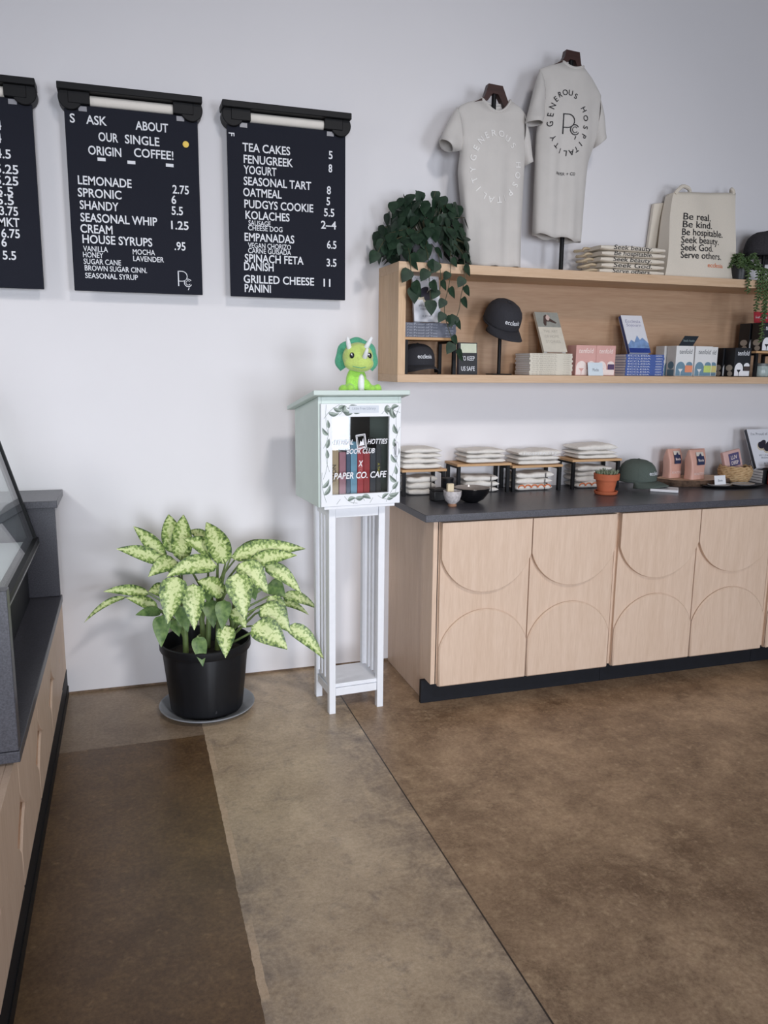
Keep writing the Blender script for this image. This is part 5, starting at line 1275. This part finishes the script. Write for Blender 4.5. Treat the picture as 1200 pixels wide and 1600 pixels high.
coffee_bag('pink coffee bag with navy label standing at the front of the wood slice', (2.966, -.188, ZC+.036), R(10), .112, .062, .160)
coffee_bag('pink coffee bag mostly hidden behind the front one on the wood slice', (3.050, -.095, ZC+.036), R(10), .105, .050, .155)
# dark platter, plates, card
pt = thing('serving_platter', 'long black platter in front of the woven basket', 'platter', (3.135, -.300, ZC+.0005), R(-4))
q = MB(); q.lathe([(.70, 0), (.92, .004), (1.0, .014), (.97, .015), (.88, .008), (.001, .007)], 44, cap=False, sx=.195, sy=.072); q.build('platter', mat('black_stoneware', rgb(26, 26, 28), .3), pt)
for x, lb in ((-.085, 'left'), (.062, 'right')):
    t = thing('small_dish', 'flat pale dish on the %s half of the black platter' % lb, 'dish', (3.135+x, -.300-x*.07, ZC+.0086), 0, 'pale dishes on the platter')
    MB().lathe([(.62, 0), (.9, .003), (1.0, .009), (.95, .010), (.8, .005), (.001, .004)], 32, cap=False, sx=.072, sy=.048).build('dish', mat('pale_stoneware', rgb(188, 186, 184), .3, var=.05), t)
price_card('white name card standing in front of the wood slice on the platter end', 3.030, -.325, ZC+.020, .080, .050, 'Blonde', R(6))
# basket with pink packet
bk = thing('woven_basket', 'round woven straw basket beside the wood slice', 'basket', (3.262, -.165, ZC+.0005))
M_straw = mat('woven_straw', rgb(178, 142, 100), .85, col2=rgb(214, 184, 142), scale=50)
q = MB()
for k in range(9):
    z = .008+.0105*k; r_ = .066+.022*math.sin(min(1, k/6)*PI/2)-.004*max(0, k-6)
    q.tube([((r_+.0035*math.sin(i*PI+k*PI))*math.cos(2*PI*i/48), (r_+.0035*math.sin(i*PI/1.0+k*PI))*math.sin(2*PI*i/48), z+.003*math.sin(i*PI/2+k*1.6)) for i in range(49)], .0066, 7)
q.build('weave', M_straw, bk); MB().lathe([(.001, .002), (.064, .002), (.080, .05), (.078, .09)], 28, cap=False).build('lining', mat('dark_straw', rgb(120, 92, 62), .9), bk)
pk = thing('coffee_packet', 'small pink packet with purple label tucked in the woven basket', 'packet', (3.258, -.160, ZC+.060)); pk.rotation_euler = Euler((R(-10), R(-10), R(4)), 'XYZ')
MB().box(-.062, .062, -.014, .014, 0, .125).build('packet', mat('dusty_pink_packet', rgb(208, 170, 164), .5), pk, bevel=.006)
MB().box(-.030, .044, -.0152, -.0144, .035, .108).build('label', mat('purple_label', rgb(84, 78, 116), .5), pk)
q = MB(); put_text(q, 'LUV', .007, .074, .045, .030, 'C', y=-.0158, off=.01); put_text(q, 'DEEP', .007, .044, .050, .028, 'C', y=-.0158, off=.01); q.build('lettering', M_pinkink, pk, smooth=0)
# shoe book standing at the right edge with black stack and red packet
easel('thin wire easel behind the large shoe book at the right end of the worktop', 3.475, -.170, ZC+.0765, .16, .09, .5)
M_noteb = mat('black_notebook', rgb(40, 42, 46), .6)
for k in range(5):
    lying_book('book', 'dark book lying under the large shoe book, %s of five' % ('topmost' if k == 4 else POS10[k]), 3.385, 3.60, -.245, -.07, ZC+.0006+.0152*k, .0150, M_noteb, 'dark books at the right end of the worktop')
propped_book('white book with dark shoes propped at the right end of the worktop', 3.372, .200, -.205, ZC+.0845, .235, .022, R(26), M_whitecov, shoes_deco, mat('dark_spine', rgb(52, 56, 66), .5), R(0))
rp = thing('red_packet', 'red packet with white band cut off by the right edge of the photo', 'packet', (3.445, -.285, ZC+.0005))
MB().box(-.05, .05, -.018, .018, 0, .115).build('packet', mat('red_packet', rgb(150, 30, 40), .45), rp, bevel=.005); MB().box(-.0505, .0505, -.0188, -.0182, .055, .066).build('band', M_paper, rp)
